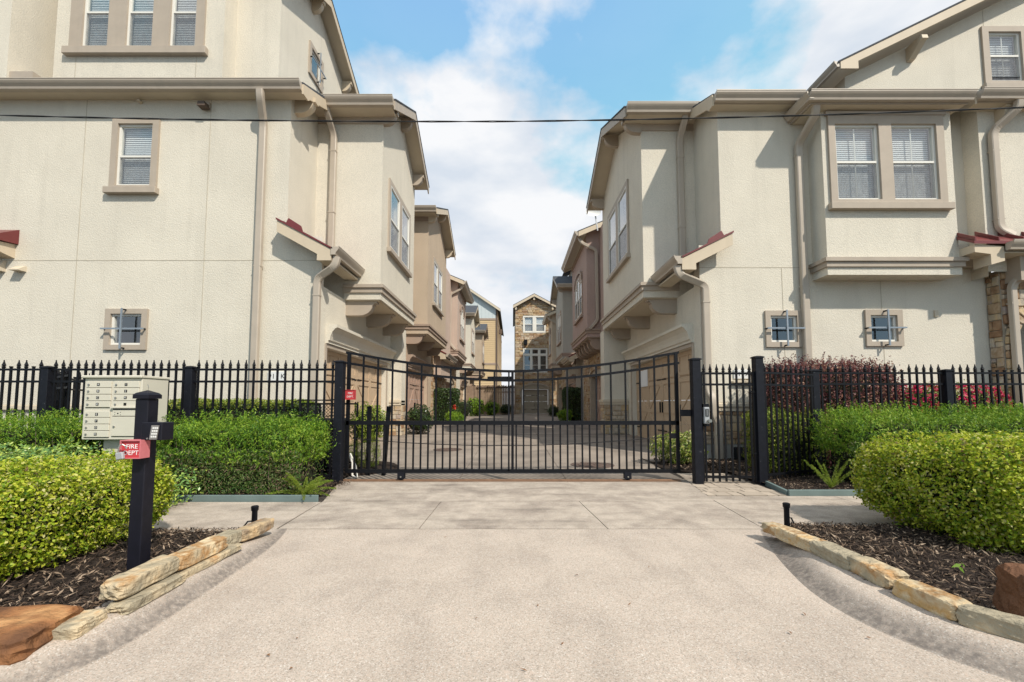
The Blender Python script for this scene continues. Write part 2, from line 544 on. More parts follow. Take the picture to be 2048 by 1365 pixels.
class F:
    """vertical wall frame: u runs along the wall, d is distance out of the wall, z is height"""

    def __init__(s, ox, oy, u, n):
        s.ox, s.oy, s.u, s.n = ox, oy, u, n

    def p(s, u, d, z):
        return (s.ox + u * s.u[0] + d * s.n[0], s.oy + u * s.u[1] + d * s.n[1], z)

    def off(s, d):
        return F(s.ox + d * s.n[0], s.oy + d * s.n[1], s.u, s.n)


def front(y):
    return F(0, y, (1, 0), (0, -1))


def side(sg, x):
    """wall facing the drive: sg -1 for the -X row, +1 for the +X row"""
    return F(sg * x, 0, (0, 1), (-sg, 0))


class MB:
    def __init__(s):
        s.v = []
        s.f = []

    def poly(s, pts):
        i = len(s.v)
        s.v += [tuple(p) for p in pts]
        s.f.append(tuple(range(i, i + len(pts))))
        return s

    def box(s, x0, x1, y0, y1, z0, z1):
        x0, x1 = min(x0, x1), max(x0, x1)
        y0, y1 = min(y0, y1), max(y0, y1)
        z0, z1 = min(z0, z1), max(z0, z1)
        i = len(s.v)
        s.v += [(x0, y0, z0), (x1, y0, z0), (x1, y1, z0), (x0, y1, z0), (x0, y0, z1), (x1, y0, z1), (x1, y1, z1), (x0, y1, z1)]
        s.f += [(i, i + 3, i + 2, i + 1), (i + 4, i + 5, i + 6, i + 7), (i, i + 1, i + 5, i + 4), (i + 1, i + 2, i + 6, i + 5), (i + 2, i + 3, i + 7, i + 6), (i + 3, i, i + 4, i + 7)]
        return s

    def fbox(s, fr, u0, u1, d0, d1, z0, z1):
        a = fr.p(u0, d0, z0)
        b = fr.p(u1, d1, z1)
        return s.box(a[0], b[0], a[1], b[1], z0, z1)

    def prism(s, pts, axis, lo, hi):
        """pts 2-D polygon; axis x: (y,z), y: (x,z), z: (x,y)"""
        def mk(p, t):
            if axis == 'x':
                return (t, p[0], p[1])
            if axis == 'y':
                return (p[0], t, p[1])
            return (p[0], p[1], t)
        n = len(pts)
        i = len(s.v)
        s.v += [mk(p, lo) for p in pts] + [mk(p, hi) for p in pts]
        s.f.append(tuple(range(i + n - 1, i - 1, -1)))
        s.f.append(tuple(range(i + n, i + 2 * n)))
        for k in range(n):
            q = (k + 1) % n
            s.f.append((i + k, i + q, i + n + q, i + n + k))
        return s

    def fprism(s, fr, pts, d0, d1):
        """polygon in (u,z) extruded out of the wall"""
        n = len(pts)
        i = len(s.v)
        s.v += [fr.p(u, d0, z) for u, z in pts] + [fr.p(u, d1, z) for u, z in pts]
        s.f.append(tuple(range(i + n - 1, i - 1, -1)))
        s.f.append(tuple(range(i + n, i + 2 * n)))
        for k in range(n):
            q = (k + 1) % n
            s.f.append((i + k, i + q, i + n + q, i + n + k))
        return s

    def fsweep(s, fr, pts, u0, u1):
        """profile in (d,z) swept along u"""
        n = len(pts)
        i = len(s.v)
        s.v += [fr.p(u0, d, z) for d, z in pts] + [fr.p(u1, d, z) for d, z in pts]
        s.f.append(tuple(range(i + n - 1, i - 1, -1)))
        s.f.append(tuple(range(i + n, i + 2 * n)))
        for k in range(n):
            q = (k + 1) % n
            s.f.append((i + k, i + q, i + n + q, i + n + k))
        return s

    def plate(s, fr, u0, u1, z0, z1, holes, d0, d1, rim=True, back=False):
        """sheet with rectangular holes, front at d1, edges running back to d0"""
        us = sorted({u0, u1, *[h[0] for h in holes], *[h[1] for h in holes]})
        zs = sorted({z0, z1, *[h[2] for h in holes], *[h[3] for h in holes]})
        us = [u for u in us if u0 <= u <= u1]
        zs = [z for z in zs if z0 <= z <= z1]
        for a, b in zip(us, us[1:]):
            for c, e in zip(zs, zs[1:]):
                cu, cz = (a + b) / 2, (c + e) / 2
                if any(h[0] < cu < h[1] and h[2] < cz < h[3] for h in holes):
                    continue
                s.poly([fr.p(a, d1, c), fr.p(b, d1, c), fr.p(b, d1, e), fr.p(a, d1, e)])
                if back:
                    s.poly([fr.p(a, d0, c), fr.p(a, d0, e), fr.p(b, d0, e), fr.p(b, d0, c)])
        loops = [(h[0], h[1], h[2], h[3]) for h in holes]
        if rim:
            loops.append((u0, u1, z0, z1))
        for a, b, c, e in loops:
            q = [(a, c), (b, c), (b, e), (a, e)]
            for k in range(4):
                p, r = q[k], q[(k + 1) % 4]
                s.poly([fr.p(p[0], d0, p[1]), fr.p(r[0], d0, r[1]), fr.p(r[0], d1, r[1]), fr.p(p[0], d1, p[1])])
        return s

    def tube(s, path, r, seg=8, r2=None, caps=True):
        path = [Vector(p) for p in path]
        n = len(path)
        rings = []
        up = Vector((0, 0, 1))
        for k, p in enumerate(path):
            t = (path[min(k + 1, n - 1)] - path[max(k - 1, 0)]).normalized()
            a = t.cross(up)
            if a.length < 1e-3:
                a = t.cross(Vector((1, 0, 0)))
            a.normalize()
            b = a.cross(t).normalized()
            rr = r if r2 is None else r + (r2 - r) * k / max(1, n - 1)
            i = len(s.v)
            for q in range(seg):
                th = 2 * math.pi * q / seg
                s.v.append(tuple(p + a * (rr * math.cos(th)) + b * (rr * math.sin(th))))
            rings.append(i)
        for i, j in zip(rings, rings[1:]):
            for q in range(seg):
                w = (q + 1) % seg
                s.f.append((i + q, i + w, j + w, j + q))
        if caps:
            s.f.append(tuple(rings[0] + q for q in range(seg - 1, -1, -1)))
            s.f.append(tuple(rings[-1] + q for q in range(seg)))
        return s

    def duct(s, path, w, dp, across):
        """rectangular pipe along a path; 'across' is the wide direction"""
        path = [Vector(p) for p in path]
        n = len(path)
        ac = Vector(across).normalized()
        rings = []
        for k, p in enumerate(path):
            t = (path[min(k + 1, n - 1)] - path[max(k - 1, 0)]).normalized()
            b = ac.cross(t).normalized()
            a = t.cross(b).normalized()
            i = len(s.v)
            for (x, y) in ((-1, -.75), (-.75, -1), (.75, -1), (1, -.75), (1, .75), (.75, 1), (-.75, 1), (-1, .75)):
                s.v.append(tuple(p + a * (x * w / 2) + b * (y * dp / 2)))
            rings.append(i)
        for i, j in zip(rings, rings[1:]):
            for q in range(8):
                e = (q + 1) % 8
                s.f.append((i + q, i + e, j + e, j + q))
        s.f.append(tuple(rings[0] + q for q in range(7, -1, -1)))
        s.f.append(tuple(rings[-1] + q for q in range(8)))
        return s

    def lathe(s, prof, cx, cy, seg=12, sq=False):
        rings = []
        for r, z in prof:
            i = len(s.v)
            for q in range(seg):
                th = 2 * math.pi * (q + (0.5 if sq else 0)) / seg
                k = math.sqrt(2) if sq else 1
                s.v.append((cx + k * r * math.cos(th), cy + k * r * math.sin(th), z))
            rings.append(i)
        for i, j in zip(rings, rings[1:]):
            for q in range(seg):
                w = (q + 1) % seg
                s.f.append((i + q, i + w, j + w, j + q))
        s.f.append(tuple(rings[0] + q for q in range(seg - 1, -1, -1)))
        s.f.append(tuple(rings[-1] + q for q in range(seg)))
        return s

    def rot(s, start, origin, axis, ang):
        mt = Matrix.Rotation(ang, 3, axis)
        o = Vector(origin)
        for k in range(start, len(s.v)):
            s.v[k] = tuple(o + mt @ (Vector(s.v[k]) - o))
        return s

    def build(s, name, mt, parent=None, smooth=False, bevel=0.0, kind=None, seg=1):
        me = bpy.data.meshes.new(name)
        if parent is not None:
            base = WORLD_LOC[parent.name]
        else:
            a = np.array(s.v)
            lo, hi = a.min(0), a.max(0)
            base = Vector(((lo[0] + hi[0]) / 2, (lo[1] + hi[1]) / 2, lo[2]))
        me.from_pydata([(x - base[0], y - base[1], z - base[2]) for x, y, z in s.v], [], s.f)
        bm = bmesh.new()
        bm.from_mesh(me)
        if bevel:
            bmesh.ops.remove_doubles(bm, verts=bm.verts, dist=1e-5)
            bmesh.ops.bevel(bm, geom=bm.edges[:], offset=bevel, segments=seg, affect='EDGES', clamp_overlap=True)
        bmesh.ops.recalc_face_normals(bm, faces=bm.faces[:])
        bm.to_mesh(me)
        bm.free()
        if smooth:
            me.polygons.foreach_set('use_smooth', [True] * len(me.polygons))
            try:
                me.set_sharp_from_angle(angle=math.radians(35))
            except Exception:
                pass
        return link(name, me, mt, base, parent, kind)


def link(name, me, mt, base, parent=None, kind=None):
    if mt is not None and not me.materials:
        me.materials.append(M[mt] if isinstance(mt, str) else mt)
    o = bpy.data.objects.new(name, me)
    COL.objects.link(o)
    if parent is not None:
        o.parent = parent
    else:
        o.location = base
    WORLD_LOC[o.name] = Vector(base)
    if kind:
        o['kind'] = kind
    return o


def thing(name, loc, label, cat, group=None):
    o = bpy.data.objects.new(name, None)
    COL.objects.link(o)
    o.location = loc
    o.empty_display_size = 0.2
    WORLD_LOC[o.name] = Vector(loc)
    return tag(o, label, cat, group)


def tag(o, label, cat, group=None, kind=None):
    o['label'] = label
    o['category'] = cat
    if group:
        o['group'] = group
    if kind:
        o['kind'] = kind
    return o


def struct(o, label=None):
    o['kind'] = 'structure'
    if label:
        o['label'] = label
    return o


def text(body, size, fr, u, d, z, parent, mt, name='lettering', align='CENTER'):
    cu = bpy.data.curves.new(name, 'FONT')
    cu.body = body
    cu.size = size
    cu.align_x = align
    cu.align_y = 'CENTER'
    cu.extrude = 0.0008
    cu.resolution_u = 2
    tmp = bpy.data.objects.new('tmp', cu)
    COL.objects.link(tmp)
    me = bpy.data.meshes.new_from_object(tmp.evaluated_get(bpy.context.evaluated_depsgraph_get()))
    bpy.data.objects.remove(tmp)
    o = fr.p(u, d, z)
    us = Vector((fr.u[0], fr.u[1], 0))
    ns = Vector((fr.n[0], fr.n[1], 0))
    if us.cross(Vector((0, 0, 1))).dot(ns) < 0:
        us = -us
    base = WORLD_LOC[parent.name]
    for v in me.vertices:
        w = Vector(o) + us * v.co.x + Vector((0, 0, 1)) * v.co.y + ns * v.co.z
        v.co = w - base
    me.name = name
    return link(name, me, mt, base, parent)


# ------------------------------------------------------------------ building pieces
def window(fr, lights, parent, trim=None, td=0.05, sill=None, bars=False, blind=True, tm='trim', screen=True, muntin=False, room=0.7, vinyl='vinyl', o=0.02):
    """lights: (u0,u1,z0,z1,meeting rail or None). trim: outer rectangle of the surround"""
    if trim is None:
        us = [x for l in lights for x in l[:2]]
        trim = (min(us) - 0.1, max(us) + 0.1, min(l[2] for l in lights) - 0.1, max(l[3] for l in lights) + 0.1)
    holes = [l[:4] for l in lights]
    mb = MB().plate(fr, *trim, holes, 0.0, td)
    w = mb.build('window', tm, parent)
    if sill:
        MB().fbox(fr, sill[0], sill[1], 0.003, td + 0.07, sill[2], sill[3]).build('sill', tm, w, bevel=0.006)
    for (u0, u1, z0, z1, zm) in lights:
        lo = (z0, zm) if zm else (z0, z1)
        fw = 0.045
        hl = [(u0 + fw, u1 - fw, z0 + fw, (zm - fw / 2) if zm else z1 - fw)]
        if zm:
            hl.append((u0 + fw, u1 - fw, zm + fw / 2, z1 - fw))
        MB().plate(fr, u0, u1, z0, z1, hl, o - 0.09, o - 0.02, back=True).build('frame', vinyl, w)
        for h in hl:
            MB().poly([fr.p(h[0], o - 0.05, h[2]), fr.p(h[1], o - 0.05, h[2]), fr.p(h[1], o - 0.05, h[3]), fr.p(h[0], o - 0.05, h[3])]).build('pane', 'glass', w)
            if muntin:
                um = (h[0] + h[1]) / 2
                MB().fbox(fr, um - 0.012, um + 0.012, o - 0.066, o - 0.058, h[2], h[3]).build('muntin', vinyl, w)
        if zm and screen:
            h = hl[0]
            MB().poly([fr.p(h[0], o - 0.03, h[2]), fr.p(h[1], o - 0.03, h[2]), fr.p(h[1], o - 0.03, h[3]), fr.p(h[0], o - 0.03, h[3])]).build('screen', 'screen', w)
        if blind:
            b = MB()
            z = z1 - 0.06
            while z > z0 + 0.05:
                b.poly([fr.p(u0 + 0.04, -0.112, z - 0.026), fr.p(u1 - 0.04, -0.112, z - 0.026), fr.p(u1 - 0.04, -0.132, z + 0.021), fr.p(u0 + 0.04, -0.132, z + 0.021)])
                z -= 0.045
            b.build('blind', 'blind', w)
        e = 0.02
        r = MB()
        a, b2, c, d2 = u0 - e, u1 + e, z0 - e, z1 + e
        fd, bd = -0.145, -room
        r.poly([fr.p(a, bd, c), fr.p(b2, bd, c), fr.p(b2, bd, d2), fr.p(a, bd, d2)])
        for p, q in (((a, c), (b2, c)), ((b2, c), (b2, d2)), ((b2, d2), (a, d2)), ((a, d2), (a, c))):
            r.poly([fr.p(p[0], fd, p[1]), fr.p(q[0], fd, q[1]), fr.p(q[0], bd, q[1]), fr.p(p[0], bd, p[1])])
        r.build('interior', 'inside', w)
        if bars:
            uc, zc = (u0 + u1) / 2, (z0 + z1) / 2
            MB().fbox(fr, u0 - 0.12, u1 + 0.12, 0.115, 0.14, zc - 0.016, zc + 0.016).build('security_bar', 'bars', w)
            MB().fbox(fr, uc - 0.016, uc + 0.016, 0.142, 0.165, z0 - 0.10, z1 + 0.10).build('security_bar', 'bars', w)
            for (bu, bz) in ((u0 - 0.10, zc), (u1 + 0.10, zc), (uc, z0 - 0.08), (uc, z1 + 0.08)):
                MB().fbox(fr, bu - 0.012, bu + 0.012, 0.0, 0.115, bz - 0.014, bz + 0.014).build('bar_anchor', 'iron', w)
    return holes


def gutter(fr, u0, u1, z, parent, size=0.13, d0=0.0, mt='gutter'):
    s = size
    prof = [(d0, z), (d0 + s * 1.0, z), (d0 + s * 1.0, z - 0.16 * s), (d0 + s * 0.93, z - 0.30 * s), (d0 + s * 0.86, z - 0.42 * s), (d0 + s * 0.62, z - 0.75 * s), (d0 + s * 0.55, z - s), (d0, z - s)]
    g = MB().fsweep(fr, prof, u0, u1).build('gutter', mt, parent)
    e = MB()
    e.fbox(fr, u0, u1, d0 + s * 0.90, d0 + s * 1.05, z, z + 0.018)
    e.build('gutter_lip', mt, g)
    return g


def downspout(path, parent, across=(1, 0, 0), w=0.15, dp=0.105, straps=(), mt='gutter'):
    """path with sharp corners gets short elbows"""
    pts = [Vector(p) for p in path]
    out = [pts[0]]
    for a, b, c in zip(pts, pts[1:], pts[2:]):
        r = min(0.13, (b - a).length * 0.45, (c - b).length * 0.45)
        p0 = b + (a - b).normalized() * r
        p2 = b + (c - b).normalized() * r
        for k in range(6):
            t = k / 5
            out.append(p0 * (1 - t) ** 2 + b * 2 * t * (1 - t) + p2 * t * t)
    out.append(pts[-1])
    o = MB().duct(out, w, dp, across).build('downspout', mt, parent)
    for (x, y, z) in straps:
        MB().box(x - w / 2 - 0.008, x + w / 2 + 0.008, y - dp / 2 - 0.006, y + dp / 2, z - 0.012, z + 0.012).build('strap', mt, o)
    return o


def corbel(fr, u, w, d, z1, h, parent, mt='trim', name='bracket'):
    """quarter-round bracket hanging below z1, reaching d out of the wall"""
    prof = [(0, z1), (d, z1), (d, z1 - 0.14 * h), (d * 0.90, z1 - 0.16 * h), (d * 0.90, z1 - 0.26 * h)]
    for k in range(7):
        t = k / 6 * math.pi / 2
        prof.append((d * (0.46 + 0.40 * math.cos(t)), z1 - h * (0.30 + 0.70 * math.sin(t))))
    prof.append((0, z1 - h))
    return MB().fsweep(fr, prof, u - w / 2, u + w / 2).build(name, mt, parent)


def rake_bracket(sg, x0, x1, y, z, parent, mt, w=0.14):
    """quarter-round outrigger under a gable overhang, from wall x0 out to x1"""
    d = abs(x1 - x0)
    fr = side(sg, x0)
    prof = [(0, z), (d * 1.08, z), (d * 1.08, z - 0.10)]
    for k in range(7):
        t = k / 6 * math.pi / 2
        prof.append((d * (0.25 + 0.70 * math.cos(t)), z - 0.10 - 0.26 * math.sin(t)))
    prof.append((0, z - 0.36))
    return MB().fsweep(fr, prof, y - w / 2, y + w / 2).build('bracket', mt, parent)


def chevron(a, m, b, ze, zp, t, lift=0.0):
    return [(a, ze + lift), (m, zp + lift), (b, ze + lift), (b, ze + lift - t), (m, zp + lift - t), (a, ze + lift - t)]


def gable_roof_x(sg, xr, xin, ya, yb, ze, zp, parent, fascia='trim', soffit='soffit'):
    """ridge runs along X, gable faces the drive at |x| = xr"""
    ym = (ya + yb) / 2
    X0, X1 = sg * xr, sg * xin
    MB().prism(chevron(ya, ym, yb, ze, zp, 0.09), 'x', min(X0, X1), max(X0, X1)).build('soffit', soffit, parent)
    e = 0.03
    xs = sg * (xr - 0.05)
    MB().prism(chevron(ya - e, ym, yb + e, ze, zp, 0.035, 0.045), 'x', min(xs, X1), max(xs, X1)).build('roof', 'shingle', parent)
    x2 = sg * (xr - 0.035)
    MB().prism(chevron(ya - 0.02, ym, yb + 0.02, ze, zp, 0.23, 0.006), 'x', min(X0 - sg * 0.002, x2), max(X0 - sg * 0.002, x2)).build('rake_board', fascia, parent)


def garage_door(fr, u0, u1, zt, parent, mt, dd=-0.16, z0=0.02, arch=False):
    """carriage-style sectional door: sections, boards with braces, strap hinges"""
    body = MB()
    rows = 4
    hh = (zt - z0) / rows
    for k in range(rows):
        body.fbox(fr, u0, u1, dd - 0.05, dd, z0 + k * hh + 0.004, z0 + (k + 1) * hh - 0.004)
    door = body.build('garage_door', mt, parent)
    n = 4
    cw = (u1 - u0) / n
    zs = z0 + 3 * hh
    for k in range(n):
        a, b = u0 + k * cw, u0 + (k + 1) * cw
        q = MB()
        t = 0.022
        for (x0, x1, c, e) in ((a + 0.01, a + 0.10, z0, zt), (b - 0.10, b - 0.01, z0, zt), (a + 0.10, b - 0.10, z0, z0 + 0.12), (a + 0.10, b - 0.10, zs - 0.14, zs - 0.03), (a + 0.10, b - 0.10, zs + 0.03, zs + 0.12), (a + 0.10, b - 0.10, zt - 0.10, zt), (a + 0.10, b - 0.10, z0 + 1.5 * hh - 0.05, z0 + 1.5 * hh + 0.05)):
            q.fbox(fr, x0, x1, dd, dd + t, c, e)
        lo, hi = (a + 0.10, b - 0.16) if k % 2 == 0 else (b - 0.10, a + 0.16)
        dx = 0.06 if k % 2 == 0 else -0.06
        q.fprism(fr, [(lo, z0 + 0.12), (lo + dx, z0 + 0.12), (hi + dx, z0 + 1.5 * hh - 0.05), (hi, z0 + 1.5 * hh - 0.05)], dd, dd + t * 0.9)
        q.fprism(fr, [(hi, z0 + 1.5 * hh + 0.05), (hi + dx, z0 + 1.5 * hh + 0.05), (lo + dx, zs - 0.14), (lo, zs - 0.14)], dd, dd + t * 0.9)
        um = (a + b) / 2
        q.fbox(fr, um - 0.03, um + 0.03, dd, dd + t * 0.8, zs + 0.12, zt - 0.10)
        q.build('panel', mt, door)
    for k in (0, 2, 4):
        uu = u0 + k * cw
        for zz in (zs, z0 + 0.35):
            for s_ in (-1, 1):
                if u0 <= uu + s_ * 0.2 <= u1:
                    MB().fbox(fr, uu + s_ * 0.03, uu + s_ * 0.36, dd + 0.024, dd + 0.036, zz - 0.016, zz + 0.016).build('hinge_strap', 'iron', door)
    for s_ in (-1, 1):
        uu = (u0 + u1) / 2 + s_ * 0.09
        MB().fbox(fr, uu - 0.012, uu + 0.012, dd + 0.024, dd + 0.06, 0.95, 1.25).build('handle', 'iron', door)
    return door


def stones_on(fr, u0, u1, z0, z1, parent, holes=(), size=(0.16, 0.34), hh=(0.11, 0.22), d=0.05, joined=False, mt='stone', seed=1, gap=0.012, lim=None, name='stone', clip=None):
    """coursed rubble: every stone its own block with recessed joints"""
    rd = random.Random(seed)
    z = z0
    al = MB()
    while z < z1 - 0.04:
        h = min(rd.uniform(*hh), z1 - z)
        if z1 - z - h < 0.06:
            h = z1 - z
        u = u0 - rd.uniform(0, size[0] * 0.6)
        while u < u1 - 0.02:
            w = rd.uniform(*size)
            a, b = max(u, u0), min(u + w, u1)
            if u1 - b < 0.07:
                b = u1
            u = b
            if b - a < 0.05:
                continue
            segs = [(a, b, z, z + h)]
            if rd.random() < 0.25 and h > hh[0] * 1.25:
                k = rd.uniform(0.4, 0.6)
                segs = [(a, b, z, z + h * k), (a, b, z + h * k, z + h)]
            for (p, q, c, e) in segs:
                cu, cz = (p + q) / 2, (c + e) / 2
                if any(H[0] - 0.02 < cu < H[1] + 0.02 and H[2] - 0.02 < cz < H[3] + 0.02 for H in holes):
                    continue
                if clip and not clip(cu, cz):
                    continue
                for H in holes:
                    if p < H[1] and q > H[0] and c < H[3] and e > H[2]:
                        if cu < H[0]:
                            q = min(q, H[0])
                        elif cu > H[1]:
                            p = max(p, H[1])
                        elif cz > H[3]:
                            c = max(c, H[3])
                        else:
                            e = min(e, H[2])
                if q - p < 0.05 or e - c < 0.04:
                    continue
                dd = d * rd.uniform(0.6, 1.15)
                j = lambda: rd.uniform(-0.012, 0.012)
                g = gap / 2
                fr_ = [(p + g + j() * .5, c + g + j() * .4), (q - g + j() * .5, c + g + j() * .4), (q - g + j() * .5, e - g + j() * .4), (p + g + j() * .5, e - g + j() * .4)]
                mx, mz = sum(x for x, _ in fr_) / 4, sum(y for _, y in fr_) / 4
                tp = [(mx + (x - mx) * 0.86, mz + (y - mz) * 0.82) for x, y in fr_]
                m_ = al if joined else MB()
                i = len(m_.v)
                m_.v += [fr.p(x, 0.0, y) for x, y in fr_] + [fr.p(x, dd * 0.75, y) for x, y in fr_] + [fr.p(x, dd + rd.uniform(-.3, .3) * dd * 0.3, y) for x, y in tp]
                for b0 in (i, i + 4):
                    for k in range(4):
                        r = (k + 1) % 4
                        m_.f.append((b0 + k, b0 + r, b0 + 4 + r, b0 + 4 + k))
                m_.f.append((i + 8, i + 9, i + 10, i + 11))
                if not joined:
                    m_.build(name, mt, parent)
        z += h
    if joined and al.f:
        al.build('stone_cladding', mt, parent, kind='stuff')


# ------------------------------------------------------------------ foliage
class Noise3:
    def __init__(s, seed, freq, n=5):
        r = np.random.default_rng(seed)
        s.k = r.normal(size=(n, 3)) * freq
        s.p = r.uniform(0, 6.28, n)

    def __call__(s, P):
        return np.sin(P @ s.k.T + s.p).mean(1)


def leaf_object(name, mt, parent, P, Nn, ln, wd, jit=0.8, up=0.0, fold=0.25, rng=RNG, kind='stuff'):
    """one folded quad per leaf"""
    n = len(P)
    nrm = Nn + rng.normal(size=(n, 3)) * jit
    nrm /= np.linalg.norm(nrm, axis=1)[:, None] + 1e-9
    t = rng.normal(size=(n, 3)) + np.array([0, 0, up]) + Nn * (0.5 if up else 0.2)
    t -= (t * nrm).sum(1)[:, None] * nrm
    t /= np.linalg.norm(t, axis=1)[:, None] + 1e-9
    b = np.cross(nrm, t)
    L = rng.uniform(ln[0], ln[1], n)[:, None]
    W = rng.uniform(wd[0], wd[1], n)[:, None]
    mid = P + t * L * 0.1
    V = np.empty((n, 4, 3))
    V[:, 0] = P - t * L * 0.5
    V[:, 1] = mid + b * W * 0.5 + nrm * W * fold
    V[:, 2] = P + t * L * 0.5
    V[:, 3] = mid - b * W * 0.5 + nrm * W * fold
    base = WORLD_LOC[parent.name] if parent is not None else Vector((P[:, 0].mean(), P[:, 1].mean(), P[:, 2].min()))
    V -= np.array(base)
    me = bpy.data.meshes.new(name)
    me.vertices.add(n * 4)
    me.vertices.foreach_set('co', V.reshape(-1).astype(np.float32))
    me.loops.add(n * 4)
    me.loops.foreach_set('vertex_index', np.arange(n * 4, dtype=np.int32))
    me.polygons.add(n)
    me.polygons.foreach_set('loop_start', np.arange(0, n * 4, 4, dtype=np.int32))
    me.polygons.foreach_set('loop_total', np.full(n, 4, dtype=np.int32))
    me.update(calc_edges=True)
    return link(name, me, mt, base, parent, kind)


def rbox(n, c, half, r, rng=RNG, bottom=0.3):
    """points and normals on a rounded box"""
    c = np.array(c, float)
    h = np.array(half, float)
    ar = np.array([h[1] * h[2], h[1] * h[2], h[0] * h[2], h[0] * h[2], h[0] * h[1], h[0] * h[1] * bottom])
    fc = rng.choice(6, n, p=ar / ar.sum())
    P = rng.uniform(-1, 1, (n, 3)) * h
    ax = fc // 2
    sg = np.where(fc % 2 == 0, 1.0, -1.0)
    P[np.arange(n), ax] = sg * h[ax]
    inner = np.maximum(h - r, 0.01)
    Q = np.clip(P, -inner, inner)
    D = P - Q
    D /= np.linalg.norm(D, axis=1)[:, None] + 1e-9
    return c + Q + D * np.minimum(r, h.min()), D


def core_box(c, half, r, parent, shrink=0.06, mt='core', name='shade_core', seed=3):
    """lumpy solid inside a plant, coloured near-black for the shade among its twigs"""
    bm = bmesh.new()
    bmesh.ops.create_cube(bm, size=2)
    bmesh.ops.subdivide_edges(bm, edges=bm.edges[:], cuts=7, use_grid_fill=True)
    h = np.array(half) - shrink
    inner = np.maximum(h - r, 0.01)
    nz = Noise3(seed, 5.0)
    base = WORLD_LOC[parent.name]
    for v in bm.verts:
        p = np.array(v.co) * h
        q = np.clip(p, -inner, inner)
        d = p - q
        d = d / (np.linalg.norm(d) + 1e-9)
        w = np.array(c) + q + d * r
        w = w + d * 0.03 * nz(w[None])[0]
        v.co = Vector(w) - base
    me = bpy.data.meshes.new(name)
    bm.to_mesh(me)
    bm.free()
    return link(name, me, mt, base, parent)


def clipped_hedge(name, label, c, half, r, n, mt, ln, wd, group=None, cat='hedge', depth=0.07, amp=0.05, jit=0.7, up=0.0, core=True, seed=1, freq=3.0, tufts=0.0, shrink=0.06, fall=0.0, sprig=None, hollow=0.0):
    rng = np.random.default_rng(seed)
    t = thing(name, (c[0], c[1], max(0.0, c[2] - half[2])), label, cat, group)
    P, D = rbox(n, c, half, r, rng)
    nz = Noise3(seed, freq)
    nz2 = Noise3(seed + 9, freq * 4)
    P = P + D * (amp * nz(P) * 1.2 + amp * 0.9 * nz2(P) - depth * rng.random(n) ** 1.6 + tufts * (rng.random(n) ** 6))[:, None]
    if hollow:
        # gaps in the clipped face where leaves have thinned out
        nh = Noise3(seed + 21, freq * 3.2, 6)
        keep = (nh(P) > -0.62 + hollow) | (rng.random(len(P)) < 0.25)
        P, D = P[keep], D[keep]
    if sprig:
        # young shoots standing out of the clipped surface
        cnt, sl, per = sprig
        B, E = rbox(cnt, c, half, r, rng, bottom=0.0)
        E = E + np.array([0, 0, 0.9]) + rng.normal(size=(cnt, 3)) * 0.35
        E /= np.linalg.norm(E, axis=1)[:, None]
        ls = rng.uniform(sl[0], sl[1], cnt)
        tt = rng.random((cnt, per))
        S = B[:, None, :] + E[:, None, :] * (tt * ls[:, None])[:, :, None] + rng.normal(size=(cnt, per, 3)) * 0.006
        P = np.concatenate([P, S.reshape(-1, 3)])
        D = np.concatenate([D, np.repeat(E, per, 0)])
    if fall:
        k = np.clip(1 - fall * (c[0] + half[0] - P[:, 0]), 0.35, 1)
        P[:, 2] *= k
    leaf_object('foliage', mt, t, P, D, ln, wd, jit, up, rng=rng)
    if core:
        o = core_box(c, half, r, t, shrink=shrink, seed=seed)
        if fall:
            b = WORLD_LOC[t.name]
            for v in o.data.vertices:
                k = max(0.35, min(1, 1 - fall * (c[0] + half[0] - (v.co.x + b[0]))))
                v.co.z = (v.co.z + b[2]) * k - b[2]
    return t


def round_shrub(name, label, c, rad, n, mt, ln, wd, group=None, seed=1, amp=0.42, jit=0.8, up=0.2, stems=4, core=True, cat='shrub'):
    """shrub standing on the ground: leaves through the outer half of a lumpy ellipsoid, with stems"""
    rng = np.random.default_rng(seed)
    t = thing(name, (c[0], c[1], c[2] - rad[2]), label, cat, group)
    d = rng.normal(size=(n, 3))
    d /= np.linalg.norm(d, axis=1)[:, None]
    nz = Noise3(seed, 3.2)
    rr = (1 + amp * nz(d * 1.7)) * (1 - 0.45 * rng.random(n) ** 2.0)
    P = np.array(c) + d * np.array(rad) * rr[:, None]
    P[:, 2] = np.maximum(P[:, 2], c[2] - rad[2] + 0.01)
    leaf_object('foliage', mt, t, P, d, ln, wd, jit, up, rng=rng)
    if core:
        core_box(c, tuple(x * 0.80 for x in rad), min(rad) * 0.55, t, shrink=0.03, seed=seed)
    for k in range(stems):
        a = 6.28 * k / max(1, stems) + 0.4
        e = (c[0] + 0.6 * rad[0] * math.cos(a), c[1] + 0.6 * rad[1] * math.sin(a), c[2] + 0.2 * rad[2])
        b = (c[0] + 0.08 * math.cos(a), c[1] + 0.08 * math.sin(a), c[2] - rad[2] - 0.01)
        MB().tube([b, ((b[0] + e[0]) / 2 + 0.02, (b[1] + e[1]) / 2, (b[2] + e[2]) / 2), e], 0.014, 5, 0.006).build('stem', 'bark', t)
    return t


# ------------------------------------------------------------------ the setting: ground, drive, kerbs, walks, beds
def lerp_tab(tab, y):
    tab = sorted(tab)
    if y <= tab[0][0]:
        return tab[0][1]
    for (a, b), (c, d) in zip(tab, tab[1:]):
        if y <= c:
            return b + (d - b) * (y - a) / (c - a)
    return tab[-1][1]


def court_z(y):
    return lerp_tab([(6.6, 0.0), (9, 0.02), (15, 0.14), (40, 0.28), (70, 0.3)], y)


